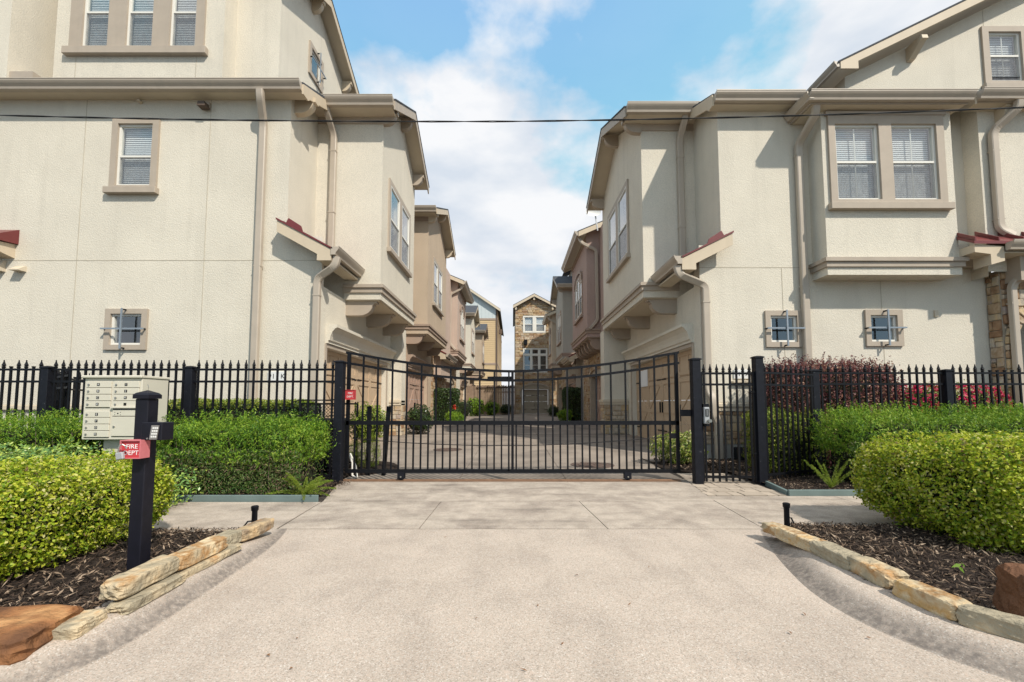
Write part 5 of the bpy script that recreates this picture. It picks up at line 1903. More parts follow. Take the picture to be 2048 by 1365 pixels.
def fences():
    Y = 6.5
    t = thing('iron_fence', (-5, Y, 0), 'black iron picket fence behind the mailbox cabinet and hedge', 'fence')
    px = [-2.64, -4.93, -7.12, -9.3, -11.5]
    for k, x in enumerate(px[1:]):
        fence_post(t, x, Y, 1.745)
    for k, (a, b) in enumerate(zip(px, px[1:])):
        fence_run(t, (a - 0.055, Y), (b + 0.055, Y), 18, 1.745, missing=(1, 4) if k == 2 else ())
    # second run seen through it, going back to the house
    t = thing('iron_fence', (-7.6, 7.6, 0), 'short black iron fence return running back to the cream wall', 'fence')
    fence_post(t, -7.7, 7.1, 1.66, 0.05)
    fence_run(t, (-7.7, 7.15), (-8.6, 9.1), 12, 1.66, missing=(2, 3))
    fence_run(t, (-7.65, 7.1), (-6.9, 6.6), 5, 1.66, missing=(1,))
    t = thing('gate_post', (-2.64, Y, 0), 'black steel post carrying the fire lockbox end of the drive gate', 'post')
    fence_post(t, -2.64, Y, 1.83, 0.062)
    t = thing('gate_post', (2.80, Y, 0), 'scuffed black steel post between the drive gate and walk gate', 'post')
    fence_post(t, 2.80, Y, 1.87, 0.062)
    # latch bracket toward the sliding gate
    bar(t, (2.60, 6.62, 1.06), (2.74, 6.55, 1.06), 0.03, 'latch_arm', 0.05)
    for dz in (-0.09, 0.09):
        bar(t, (2.60, 6.60, 1.06 + dz - 0.04), (2.60, 6.60, 1.06 + dz + 0.04), 0.006, 'latch_pin')
    t = thing('gate_post', (3.76, Y, 0), 'tall black steel post beside the purple-leaved shrub', 'post')
    fence_post(t, 3.76, Y, 1.90, 0.06)
    # walk gate
    t = thing('walk_gate', (3.28, Y, 0), 'narrow black iron walk gate with spear pickets and grey lock', 'gate')
    x0, x1 = 2.90, 3.66
    for zz in (1.665, 1.495, 0.10):
        bar(t, (x0 - 0.02, Y, zz), (x1 + 0.02, Y, zz), 0.016, 'rail')
    for k in range(8):
        picket(t, x0 + 0.03 + (x1 - x0 - 0.06) * k / 7, Y, 0.03, 1.69)
    bar(t, (x0 - 0.02, Y, 0.03), (x0 - 0.02, Y, 1.69), 0.02, 'stile')
    bar(t, (x1 + 0.03, Y, 0.03), (x1 + 0.03, Y, 1.69), 0.024, 'stile')
    for zz in (0.45, 1.38):
        bar(t, (x1 - 0.05, Y - 0.03, zz), (x1 + 0.06, Y - 0.03, zz), 0.008, 'hinge')
    lk = MB().box(2.885, 2.965, Y - 0.09, Y - 0.02, 0.90, 1.15).build('lock', 'grey_box', t, bevel=0.008)
    MB().box(2.90, 2.95, Y - 0.096, Y - 0.0905, 1.01, 1.12).build('key_slots', 'ink', lk)
    for k in range(2):
        MB().box(2.914 + k * 0.015, 2.920 + k * 0.015, Y - 0.10, Y - 0.0965, 1.02, 1.11).build('key_divider', 'grey_box', lk)
    MB().tube([(2.945, Y - 0.09, 0.945), (2.945, Y - 0.15, 0.945)], 0.026, 10).build('knob', 'chrome', lk)
    MB().box(2.87, 2.99, Y - 0.02, Y + 0.03, 0.86, 1.20).build('lock_plate', 'iron', lk)
    # fence by the purple shrub: steps back, then runs on
    t = thing('iron_fence', (6.5, 7.1, 0), 'black iron picket fence in front of the purple-leaved shrub', 'fence')
    fence_run(t, (3.83, 6.52), (5.0, 7.05), 10, 1.70)
    for x in (5.06, 7.28, 9.5, 11.7):
        fence_post(t, x, 7.12, 1.745)
    fence_run(t, (5.12, 7.12), (7.22, 7.12), 17, 1.735, missing=(11, 5))
    fence_run(t, (7.34, 7.12), (9.44, 7.12), 17, 1.735, missing=(5, 6, 7, 8))
    fence_run(t, (9.56, 7.12), (11.6, 7.12), 16, 1.735)


fences()


def drive_gate():
    Y = 6.74
    t = thing('drive_gate', (0, Y, 0), 'wide black iron sliding gate with dipped top across the drive', 'gate')
    x0, x1 = -2.62, 2.62
    top = lambda x: 1.715 + 0.30 * (abs(x) / 2.62) ** 1.7
    top2 = lambda x: top(x) - 0.165 + 0.02 * (1 - abs(x) / 2.62)
    bar(t, (x0, Y, 0.15), (x1, Y, 0.15), 0.022, 'bottom_rail', 0.028)
    bar(t, (x0, Y, 0.90), (x1, Y, 0.90), 0.024, 'middle_rail', 0.032)
    for fn, nm in ((top, 'top_rail'), (top2, 'upper_rail')):
        mb = MB()
        k_n = 24
        w, hh = 0.018, 0.019
        for k in range(k_n + 1):
            x = x0 - 0.03 + (x1 - x0 + 0.06) * k / k_n
            z = fn(max(-2.62, min(2.62, x)))
            mb.v += [(x, Y - w, z - hh), (x, Y + w, z - hh), (x, Y + w, z + hh), (x, Y - w, z + hh)]
        for k in range(k_n):
            for j in range(4):
                a, b = k * 4 + j, k * 4 + (j + 1) % 4
                mb.f.append((a, b, b + 4, a + 4))
        mb.f += [(0, 1, 2, 3), (k_n * 4 + 3, k_n * 4 + 2, k_n * 4 + 1, k_n * 4)]
        mb.build(nm, 'iron', t)
    for x in (x0 + 0.02, x1 - 0.02):
        bar(t, (x, Y, 0.15), (x, Y, top(x)), 0.024, 'stile', 0.024)
    bar(t, (0.0, Y - 0.005, 0.15), (0.0, Y - 0.005, top(0)), 0.02, 'stile', 0.016)
    n = 45
    for k in range(1, n):
        x = x0 + 0.02 + (x1 - x0 - 0.04) * k / n
        tall = k % 2 == 0
        bar(t, (x, Y, 0.17), (x, Y, top(x) if tall else 0.88), 0.0125, 'picket', 0.0125)
    bar(t, (-0.06, Y - 0.01, 0.15), (-0.06, Y - 0.01, 0.9), 0.012, 'picket', 0.012)
    bar(t, (-0.40, Y + 0.03, 1.60), (0.02, Y + 0.03, 1.60), 0.02, 'brace_plate', 0.035)
    for x in (-1.74, 1.80):
        w = MB().tube([(x, Y - 0.022, 0.065), (x, Y + 0.022, 0.065)], 0.052, 16).build('wheel', 'iron_worn', t)
        MB().box(x - 0.055, x + 0.055, Y - 0.038, Y - 0.030, 0.03, 0.14).box(x - 0.055, x + 0.055, Y + 0.030, Y + 0.038, 0.03, 0.14).build('wheel_bracket', 'iron_worn', w)
        MB().tube([(x, Y - 0.05, 0.065), (x, Y - 0.038, 0.065)], 0.012, 8).build('axle', 'chrome', w)
    pts = [(-2.50 + 5.08 * k / 24, Y - 0.05, 0.55 + 0.13 * ((k - 12) / 12) ** 2 + (0.03 if k > 12 else -0.02) * abs(k - 12) / 12) for k in range(25)]
    MB().tube(pts, 0.006, 5).build('drive_chain', 'iron', t)
    MB().box(2.46, 2.58, Y - 0.07, Y - 0.03, 0.66, 0.74).build('chain_bracket', 'iron', t)
    tr = MB().prism([(-6.0 + 3.3, 6.665), (2.62, 6.66), (2.62, 6.80), (-2.7, 6.80)], 'z', -0.005, 0.008).build('track_plate', 'rust', None)
    tag(tr, 'rusty steel track plate set in the concrete under the drive gate', 'gate track')
    MB().tube([(-2.7, Y, 0.012), (2.62, Y, 0.012)], 0.011, 6).build('rail', 'rust', tr)


drive_gate()


def operator_cage():
    t = thing('gate_operator', (-3.15, 7.3, 0), 'black wire mesh cage around the gate motor by the hedge', 'gate motor')
    x0, x1, y0, y1, z1 = -3.50, -2.82, 7.05, 7.75, 1.20
    for x in (x0, x1):
        for y in (y0, y1):
            bar(t, (x, y, 0), (x, y, z1), 0.014, 'leg')
    for zz in (0.15, z1):
        for (a, b) in (((x0, y0), (x1, y0)), ((x0, y1), (x1, y1)), ((x0, y0), (x0, y1)), ((x1, y0), (x1, y1))):
            bar(t, (*a, zz), (*b, zz), 0.014, 'rail')
    mb = MB()
    s = 0.055
    k = x0 - 1.2
    while k < x1 + 1.2:
        for dz in (1, -1):
            pts = []
            xa, za = k, (0.15 if dz > 0 else z1)
            xb, zb = k + 1.05, (z1 if dz > 0 else 0.15)
            for (lo, hi) in ((x0, x1),):
                t0 = max(0.0, (lo - xa) / (xb - xa))
                t1 = min(1.0, (hi - xa) / (xb - xa))
                if t1 > t0:
                    pts = [(xa + (xb - xa) * t0, y0, za + (zb - za) * t0), (xa + (xb - xa) * t1, y0, za + (zb - za) * t1)]
            if pts:
                mb.tube(pts, 0.0035, 4, caps=False)
        k += s
    mb.build('wire_mesh', 'cage', t, kind='stuff')
    MB().box(-3.42, -2.92, 7.15, 7.6, 0.05, 0.95).build('motor_cover', 'cage', t, bevel=0.03)
    pts = [(-3.62, 7.0, 0.6), (-3.62, 7.0, 1.22), (-3.52, 7.0, 1.26), (-3.0, 7.0, 1.26), (-2.66, 6.9, 1.30)]
    MB().tube(pts, 0.012, 6).build('conduit', 'iron', t)
    # two guide posts just inside the gate
    for (x, lab) in ((-2.42, 'short black guide post behind the gate bars by the bright shrub'), (-2.16, 'leaning black stake behind the gate bars')):
        o = MB().box(x - 0.03, x + 0.03, 7.18, 7.24, 0.0, 1.16)
        if x > -2.3:
            o.rot(0, (x, 7.2, 0), 'Y', 0.06)
        tag(o.build('guide_post', 'iron'), lab, 'post')
    o = MB().tube([(-2.66, 6.9, 0.45), (-2.58, 6.92, 0.25), (-2.56, 6.88, 0.06), (-2.50, 6.86, 0.02)], 0.016, 7).tube([(-2.63, 6.95, 0.40), (-2.54, 6.96, 0.2), (-2.50, 6.93, 0.02)], 0.014, 7).build('conduit', 'vinyl', None)
    tag(o, 'pale bent conduit pipes at the foot of the gate post', 'pipe')


operator_cage()


def lockbox(label, fr, w, h, d, z, face, sidem, ts):
    """open-mouthed red steel box: four walls, recessed cover plate with lettering; fr.u runs along the mouth"""
    c = fr.p(w / 2, -d / 2, z)
    t = thing('fire_lockbox', c, label, 'lockbox')
    th = 0.006

    def slab(a, b, d0, d1, z0, z1):
        return MB().fprism(fr, [(a, z0), (b, z0), (b, z1), (a, z1)], d0, d1)
    slab(0, th, -d, 0, z, z + h).build('side_wall', sidem, t)
    slab(w - th, w, -d, 0, z, z + h).build('side_wall', sidem, t)
    slab(th, w - th, -d, 0, z + h - th, z + h).build('top_wall', sidem, t)
    slab(th, w - th, -d, 0, z, z + th).build('bottom_wall', sidem, t)
    slab(th, w - th, -d * 0.95, -d * 0.16, z + th, z + h - th).build('cover_plate', face, t)
    text('FIRE', ts, fr, w * 0.52, -d * 0.16 + 0.001, z + h * 0.64, t, 'white_print')
    text('DEPT.', ts, fr, w * 0.52, -d * 0.16 + 0.001, z + h * 0.30, t, 'white_print')
    return t


def street_items():
    # keypad pedestal
    x, y = -2.535, 2.955
    t = thing('keypad_post', (x, y, 0.05), 'black square keypad post standing in the mulch bed by the drive', 'post')
    w = 0.045
    MB().box(x - w, x + w, y - w, y + w, 0.0, 1.235).build('post', 'post', t, bevel=0.005)
    k = w + 0.010
    MB().box(x - k, x + k, y - k, y + k, 1.2355, 1.262).lathe([(k, 1.262), (k * 0.8, 1.275), (k * 0.15, 1.292), (0.003, 1.294)], x, y, 4, sq=True).build('cap', 'post', t)
    MB().tube([(x + 0.0, y, 1.29), (x + 0.004, y, 1.315), (x - 0.003, y, 1.335)], 0.0022, 5).build('wire_stub', 'chrome', t)
    # keypad housing turned to the driver's window
    q = MB()
    i0 = len(q.v)
    q.prism([(x + w + 0.001, y - 0.09), (x + w + 0.135, y - 0.085), (x + w + 0.135, y + 0.02), (x + w + 0.001, y + 0.02)], 'z', 0.955, 1.075)
    kp = q.build('keypad_housing', 'post', t, bevel=0.004)
    kf = front(y - 0.092)
    MB().fprism(kf, [(x + w + 0.062, 0.962), (x + w + 0.110, 0.962), (x + w + 0.122, 1.056), (x + w + 0.074, 1.056)], -0.004, 0.004).build('key_plate', 'keys', kp)
    for r in range(4):
        for c in range(3):
            ku, kz = x + w + 0.0745 + c * 0.0135 + r * 0.0032, 0.975 + r * 0.019
            MB().fbox(kf, ku, ku + 0.009, 0.004, 0.007, kz, kz + 0.012).build('key', 'plaque', kp)
    MB().tube([(x + w + 0.045, y - 0.092, 0.968), (x + w + 0.045, y - 0.088, 0.968)], 0.006, 8).build('screw', 'chrome', kp)
    # fire department box and its padlock
    ph = math.radians(-4)
    lockbox('sun-faded red fire department box fixed to the black keypad post', F(x - 0.055, y - 0.130, (math.cos(ph), -math.sin(ph)), (-math.sin(ph), -math.cos(ph))), 0.130, 0.122, 0.083, 0.838, 'firered', 'firered_faded', 0.041)
    x, y, zk = x + 0.050, y + 0.018, 0.018
    lk = thing('padlock', (x - 0.075, y - 0.17, 0.81), 'worn silver padlock hanging on the faded red fire box', 'padlock')
    q = MB().box(x - 0.098, x - 0.050, y - 0.185, y - 0.163, 0.837, 0.884)
    q.rot(0, (x - 0.074, y - 0.17, 0.86), 'Y', -0.18)
    q.build('body', 'grey_box', lk, bevel=0.005)
    pts = [(x - 0.088 + 0.0, y - 0.174, 0.856), (x - 0.086, y - 0.174, 0.892), (x - 0.078, y - 0.174, 0.908), (x - 0.066, y - 0.170, 0.913), (x - 0.052, y - 0.166, 0.903), (x - 0.046, y - 0.162, 0.885)]
    MB().tube([(p[0], p[1], p[2] + 0.022) for p in pts], 0.0045, 7).build('shackle', 'chrome', lk)
    x, y = x - 0.050, y - 0.018
    lockbox('small bright red fire department box hung on the gate end bars', F(-2.625, 6.66, (1, 0), (0, -1)), 0.155, 0.155, 0.05, 1.265, 'firered', 'firered', 0.042)
    # broken plate at the foot of the post
    o = MB().prism([(-2.40, 2.83), (-2.345, 2.85), (-2.36, 2.90)], 'z', 0.09, 0.093)
    o.rot(0, (-2.37, 2.85, 0.09), 'X', 1.2)
    tag(o.build('litter_scrap', 'paper'), 'scrap of white plastic at the foot of the keypad post', 'scrap')
    # cluster mailbox
    t = thing('mailbox_cabinet', (-5.27, 5.8, 0), 'beige cluster mailbox cabinet with lettered doors standing in the hedge', 'mailbox')
    x0, x1, y0, y1, z0, z1 = -5.66, -4.90, 5.62, 6.05, 0.73, 1.54
    MB().box(x0, x1, y0, y1, z0, z1).build('cabinet', 'mailbox', t, bevel=0.006)
    MB().box(x0 - 0.025, x1 + 0.012, y0 - 0.035, y1 + 0.01, z1 + 0.001, z1 + 0.035).build('hood', 'mailbox', t, bevel=0.006)
    MB().box(x0 + 0.2, x1 - 0.2, y0 + 0.1, y1 - 0.1, 0.0, z0).build('pedestal', 'mailbox', t)
    fr = front(y0)
    mid = (x0 + x1) / 2
    L1 = list('ABCD') + list('EFGH')
    rh = 0.0865
    z = z1 - 0.045

    def mdoor(a, b, zt, hh, letter, lock=True):
        d = MB().fbox(fr, a, b, 0.001, 0.014, zt - hh + 0.006, zt).build('mail_door', 'mailbox', t, bevel=0.003)
        MB().fbox(fr, a, b, 0.001, 0.007, zt - hh - 0.001, zt - hh + 0.005).build('door_gap', 'trim_dark', d)
        if lock:
            MB().tube([(a + 0.035, y0 - 0.013, zt - hh * 0.50), (a + 0.035, y0 - 0.024, zt - hh * 0.50)], 0.013, 10).build('lock', 'chrome', d)
        if letter:
            cu = (a + b) / 2 - 0.005
            MB().fbox(fr, cu - 0.018, cu + 0.018, 0.0145, 0.016, zt - hh * 0.5 - 0.016, zt - hh * 0.5 + 0.020).build('letter_plate', 'ink', d)
            if letter.strip():
                text(letter, 0.034, fr, cu, 0.0165, zt - hh * 0.5 + 0.002, d, 'white_print')
        return d
    for k, ch in enumerate(L1):
        mdoor(x0 + 0.035, mid - 0.018, z, rh, ch)
        z -= rh + (0.045 if k == 3 else 0.0)
    z = z1 - 0.045
    for k, ch in enumerate(('I', 'J', 'K', ' ')):
        mdoor(mid + 0.018, x1 - 0.03, z, rh, ch)
        z -= rh
    MB().fbox(fr, mid + 0.0, x1 - 0.02, 0.001, 0.035, z - 0.006, z + 0.012).build('slot_lip', 'mailbox', t)
    MB().fbox(fr, mid + 0.018, x1 - 0.03, 0.001, 0.006, z - 0.026, z - 0.008).build('mail_slot', 'ink', t)
    d = mdoor(mid + 0.018, x1 - 0.03, z - 0.03, 0.085, None, False)
    for (a, b, r) in ((0.075, 0.045, 0.009), (0.035, 0.03, 0.004), (0.035, 0.062, 0.004), (0.11, 0.03, 0.004), (0.11, 0.062, 0.004)):
        MB().tube([(mid + 0.018 + a, y0 - 0.013, z - 0.03 - b), (mid + 0.018 + a, y0 - 0.017, z - 0.03 - b)], r, 8).build('rivet', 'ink', d)
    mdoor(mid + 0.018, x1 - 0.03, z - 0.118, 0.26, None, True)
    # path lights
    for (x, y, lab, s) in ((-2.43, 4.08, 'small black path light beside the rust-tipped edging stone', -1), (2.66, 4.2, 'small black path light at the first stone of the opposite row', 1)):
        t = thing('path_light', (x, y, 0.02), lab, 'path light')
        MB().lathe([(0.026, 0.0), (0.024, 0.19), (0.031, 0.20), (0.033, 0.235), (0.026, 0.24), (0.024, 0.23)], x, y, 14).build('tube', 'iron', t, smooth=True)
        MB().tube([(x, y, 0.10), (x - 0.05 * (1 if s < 0 else -0.6), y - 0.02, 0.10), (x - 0.10 * (1 if s < 0 else -0.5), y - 0.05, 0.02), (x - 0.16 * (1 if s < 0 else -0.5), y - 0.1, 0.03)], 0.008, 6).build('cable', 'iron', t)
    # manhole lids
    for (x, y, r, lab) in ((-1.62, 10.75, 0.36, 'flat round drain lid in the courtyard concrete'), (1.55, 8.35, 0.42, 'large round cast iron manhole lid just inside the gate')):
        z = court_z(y)
        t = thing('manhole_lid', (x, y, z), lab, 'manhole')
        MB().lathe([(r, z - 0.03), (r, z + 0.008), (r - 0.03, z + 0.009), (r - 0.032, z + 0.004), (0.01, z + 0.005)], x, y, 40).build('lid', 'manhole', t)
        for rr in (0.35, 0.65):
            pts = [(x + r * rr * math.cos(a * 0.2618), y + r * rr * math.sin(a * 0.2618), z + 0.008) for a in range(25)]
            MB().tube(pts, 0.008, 4).build('ring', 'manhole', t)
        for a in range(6):
            c, s_ = math.cos(a * 1.047), math.sin(a * 1.047)
            MB().tube([(x + r * 0.12 * c, y + r * 0.12 * s_, z + 0.008), (x + r * 0.88 * c, y + r * 0.88 * s_, z + 0.008)], 0.007, 4).build('rib', 'manhole', t)
    # overhead service cable
    t = thing('overhead_cable', (0, 5.0, 4.6), 'thin twisted black service cable strung across in front of the houses', 'cable')
    for ph in (0, math.pi):
        pts = []
        for k in range(241):
            x = -30 + 60 * k / 240
            z = 4.655 + 0.0045 * x + 0.0030 * x * x * 0.9 + 0.02 * (x > 0) * x * 0.35
            pts.append((x, 5.0 + 0.006 * math.cos(k * 1.1 + ph), z + 0.006 * math.sin(k * 1.1 + ph)))
        MB().tube(pts, 0.0055, 5).build('strand', 'cable', t)
    t = thing('satellite_dish', (3.35, 17.0, 8.6), 'white satellite dish on the roof edge above the mauve unit', 'satellite dish')
    q = MB()
    n = 16
    for ring in range(5):
        rr = 0.32 * ring / 4
        for k in range(n):
            a = 2 * math.pi * k / n
            q.v.append((3.32 + rr * math.cos(a), 17.0 - 0.25 * rr * rr / 0.32 * 3 * 0.3, 9.05 + 0.6 * rr * math.sin(a)))
    for ring in range(4):
        for k in range(n):
            w = (k + 1) % n
            q.f.append((ring * n + k, ring * n + w, (ring + 1) * n + w, (ring + 1) * n + k))
    q.build('dish', 'plaque', t)
    bar(t, (3.5, 17.05, 8.3), (3.40, 17.03, 9.0), 0.02, 'mast', mt='grey_box')


street_items()


# ------------------------------------------------------------------ loose stones along the beds
def rock(name, label, c, size, rz, seed, mt='sand', group=None, tilt=0.0, cat='stone', lump=0.08, flat=True):
    rd = random.Random(seed)
    bm = bmesh.new()
    bmesh.ops.create_cube(bm, size=1.0)
    bmesh.ops.subdivide_edges(bm, edges=bm.edges[:], cuts=7, use_grid_fill=True)
    n1 = Noise3(seed, 3.2)
    n2 = Noise3(seed + 5, 8.0, 7)
    n3 = Noise3(seed + 8, 19.0, 9)
    s = Vector(size)
    if name == 'edging_stone':
        s = Vector((size[0] * 0.88, size[1], size[2] * 0.82))
    for v in bm.verts:
        p = Vector(v.co)
        q = np.array(p) * 1.0
        # chamfered block with broken faces
        m = max(abs(p.x), abs(p.y), abs(p.z))
        r = 1 - 0.07 * ((abs(p.x) > .45) + (abs(p.y) > .45) + (abs(p.z) > .45) - 1)
        p = p * r
        k = lump * n1(q[None] * 2 + seed)[0] + lump * (0.6 - 1.5 * abs(n2(q[None] * 2)[0])) + lump * 0.45 * n3(q[None] * 2)[0]
        p = p * (1 + k)
        v.co = Vector((p.x * s.x, p.y * s.y, p.z * s.z))
    bmesh.ops.rotate(bm, verts=bm.verts, cent=(0, 0, 0), matrix=Matrix.Rotation(tilt, 3, 'Y'))
    bmesh.ops.rotate(bm, verts=bm.verts, cent=(0, 0, 0), matrix=Matrix.Rotation(rz, 3, 'Z'))
    zmin = min(v.co.z for v in bm.verts)
    for v in bm.verts:
        v.co.z -= zmin
    me = bpy.data.meshes.new(name)
    bm.to_mesh(me)
    bm.free()
    o = link(name, me, mt, Vector(c) + Vector((0, 0, 0.012)))
    return tag(o, label, cat, group)


def edging_stones():
    GL = 'sandstone blocks edging the keypad bed'
    D = math.radians
    rock('edging_stone', 'rust-tipped sandstone block at the walk end beside the path light', (-2.22, 3.72, 0.065), (0.13, 0.42, 0.11), D(-4), 1, 'boulder', GL)
    rock('edging_stone', 'squarish pale sandstone block next to the rust-tipped one', (-2.25, 3.36, 0.07), (0.15, 0.33, 0.12), D(-2), 2, 'sand', GL)
    rock('edging_stone', 'ochre sandstone block lying just past the keypad post', (-2.16, 2.98, 0.125), (0.14, 0.46, 0.11), D(0), 3, 'sand', GL)
    rock('edging_stone', 'thin tan slab tucked under the ochre block', (-2.12, 3.02, 0.075), (0.11, 0.62, 0.055), D(0), 4, 'sand', GL)
    rock('edging_stone', 'longest cream sandstone block lying on a slab in front of the keypad post', (-2.16, 2.55, 0.135), (0.16, 0.43, 0.11), D(3), 5, 'sand', GL)
    rock('edging_stone', 'pale slab underneath the longest sandstone block', (-2.10, 2.53, 0.07), (0.14, 0.44, 0.07), D(3), 6, 'sand', GL)
    rock('edging_stone', 'flat pale sandstone slab next to the big rust boulder', (-2.15, 2.16, 0.07), (0.19, 0.20, 0.08), D(10), 7, 'sand', GL)
    rock('edging_stone', 'small pinkish stone wedged beside the big rust boulder', (-2.3, 2.22, 0.08), (0.12, 0.08, 0.06), D(30), 8, 'boulder', GL)
    rock('boulder', 'large flat rust-orange boulder at the corner of the keypad bed', (-2.58, 2.0, 0.02), (0.86, 0.36, 0.16), D(8), 9, 'boulder', None, 0.02, 'boulder', 0.06)
    GR = 'sandstone blocks edging the bed opposite the keypad'
    rock('edging_stone', 'short brown-ended block by the opposite path light', (2.31, 3.75, 0.05), (0.15, 0.26, 0.10), D(16), 21, 'sand', GR)
    rock('edging_stone', 'tan sandstone block with a broken ridge second from the path light', (2.28, 3.41, 0.07), (0.16, 0.46, 0.11), D(6), 22, 'sand', GR)
    rock('edging_stone', 'grey-mauve sandstone block in the middle of the opposite row', (2.28, 3.05, 0.08), (0.17, 0.38, 0.11), D(0), 23, 'sand', GR)
    rock('edging_stone', 'greenish sandstone block with a rusty cut end', (2.29, 2.75, 0.08), (0.17, 0.32, 0.12), D(-2), 24, 'sand', GR)
    rock('edging_stone', 'white and orange streaked sandstone block after the gap in the row', (2.27, 2.38, 0.08), (0.15, 0.31, 0.115), D(6), 25, 'sand', GR)
    rock('edging_stone', 'pale mossy sandstone block against the leaning rust boulder', (2.36, 2.12, 0.08), (0.14, 0.28, 0.11), D(38), 26, 'sand', GR)
    rock('boulder', 'tall leaning rust-brown boulder at the corner of the opposite bed', (2.70, 2.14, 0.03), (0.38, 0.32, 0.26), D(-30), 27, 'boulder', None, 0.15, 'boulder', 0.12)


edging_stones()


# ------------------------------------------------------------------ planting
def planting():
    # clipped boxwood hedges beside the drive
    clipped_hedge('boxwood_hedge', 'rounded clipped yellow-green boxwood hedge behind the keypad post', (-5.14, 3.28, 0.40), (2.07, 0.82, 0.39), 0.38, 110000, 'lf_box', (0.018, 0.034), (0.012, 0.020), 'clipped boxwood hedges', seed=101, fall=0.13, amp=0.06, depth=0.12, jit=0.95, tufts=0.05, shrink=0.14, sprig=(2600, (0.03, 0.08), 7), hollow=0.16)
    clipped_hedge('boxwood_hedge', 'rounded clipped boxwood hedge overhanging the walk opposite the keypad', (5.54, 3.84, 0.44), (2.05, 0.80, 0.43), 0.41, 110000, 'lf_box', (0.020, 0.038), (0.014, 0.023), 'clipped boxwood hedges', seed=102, amp=0.06, depth=0.12, jit=0.95, tufts=0.05, shrink=0.14, sprig=(2600, (0.03, 0.08), 7), hollow=0.16)
    # narrow-leaved hedges along the fence
    for (c, half, lab, n, sd) in (((-3.74, 5.92, 0.66), (1.00, 0.42, 0.25), 'leggy narrow-leaved hedge between mailbox cabinet and drive gate', 26000, 111), ((-7.3, 5.95, 0.67), (1.52, 0.40, 0.26), 'narrow-leaved hedge on the far side of the mailbox cabinet', 26000, 112), ((7.22, 6.35, 0.74), (2.45, 0.42, 0.29), 'bright narrow-leaved hedge along the fence behind the boxwood', 44000, 113)):
        t = clipped_hedge('narrow_leaf_hedge', lab, c, half, 0.16, n, 'lf_hedge', (0.03, 0.065), (0.006, 0.013), 'narrow-leaved hedges along the fence', seed=sd, amp=0.09, depth=0.16, jit=0.8, up=1.1, tufts=0.16, shrink=0.15, freq=4.0, sprig=(int(520 * half[0]), (0.08, 0.22), 16), hollow=0.22)
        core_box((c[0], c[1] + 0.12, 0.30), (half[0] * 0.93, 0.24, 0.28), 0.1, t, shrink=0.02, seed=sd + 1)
        rng = np.random.default_rng(sd + 3)
        # thin lower skirt of sparse leaves and bare branches
        m = n // 2
        P = np.array(c) + rng.uniform(-1, 1, (m, 3)) * np.array([half[0] * 1.02, half[1] * 1.08, 0.0])
        P[:, 2] = rng.uniform(0.06, c[2] - 0.05, m) ** 1.0
        fr = rng.random(m) < 0.6
        P[fr, 1] = c[1] - half[1] * rng.uniform(0.75, 1.15, fr.sum())
        D = np.tile(np.array([0, -1.0, 0.3]), (m, 1))
        leaf_object('sparse_foliage', 'lf_hedge_dry', t, P, D, (0.03, 0.06), (0.006, 0.012), 0.9, 0.8, rng=rng)
        for k in range(int(half[0] * 26)):
            x = c[0] + rng.uniform(-1, 1) * half[0]
            y = c[1] - rng.uniform(-0.2, 0.9) * half[1]
            e = (x + rng.normal() * 0.16, y - rng.uniform(0.0, 0.18), c[2] + rng.uniform(-0.1, 0.25))
            b = (x, y, 0.02)
            md = ((b[0] + e[0]) / 2 + rng.normal() * 0.05, (b[1] + e[1]) / 2 + rng.normal() * 0.03, 0.25)
            MB().tube([b, md, e], 0.008, 5, 0.003).build('branch', 'bark', t)
    # low jasmine patch between hedge and boxwood
    rng = np.random.default_rng(120)
    t = thing('groundcover_patch', (-6.4, 5.1, 0), 'glossy bluish-green jasmine patch in front of the mailbox cabinet', 'groundcover')
    n = 14000
    P = np.stack([rng.uniform(-8.6, -3.9, n), rng.uniform(4.3, 5.5, n), rng.uniform(0.25, 0.62, n)], 1)
    P[:, 2] += 0.10 * np.sin(P[:, 0] * 3.1) + 0.05 * np.sin(P[:, 1] * 7)
    P[:, 2] -= np.clip((P[:, 0] + 4.6) * 0.45, 0, 0.4)
    P[:, 2] = np.maximum(P[:, 2], 0.03)
    leaf_object('foliage', 'lf_jas', t, P, np.tile(np.array([0, -0.4, 1.0]), (n, 1)), (0.035, 0.06), (0.018, 0.03), 0.5, 0.2, rng=rng)
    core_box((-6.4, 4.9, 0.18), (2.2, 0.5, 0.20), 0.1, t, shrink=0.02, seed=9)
    # low clipped hedge inside the fence by the wall
    clipped_hedge('low_hedge', 'low dark-green hedge against the cream wall below the number plaque', (-5.15, 7.9, 0.62), (1.55, 0.35, 0.60), 0.14, 17000, 'lf_dark', (0.025, 0.045), (0.016, 0.028), None, seed=131, amp=0.05, jit=0.7, up=0.3)
    o = clipped_hedge('low_hedge', 'pale green growth topping the low hedge by the cream wall', (-5.0, 7.88, 1.18), (1.35, 0.33, 0.08), 0.07, 7000, 'lf_bright', (0.025, 0.045), (0.016, 0.026), None, seed=132, amp=0.05, jit=0.7, up=0.6, core=False)
    # purple loropetalum, azalea, small shrubs behind the fence
    clipped_hedge('purple_shrub', 'tall purple-leaved shrub behind the iron fence by the walk gate', (6.15, 8.42, 0.98), (1.18, 0.55, 0.97), 0.36, 42000, 'lf_purple', (0.03, 0.055), (0.016, 0.028), None, 'shrub', seed=141, amp=0.10, depth=0.14, jit=0.8, tufts=0.16, sprig=(420, (0.10, 0.26), 12), hollow=0.1)
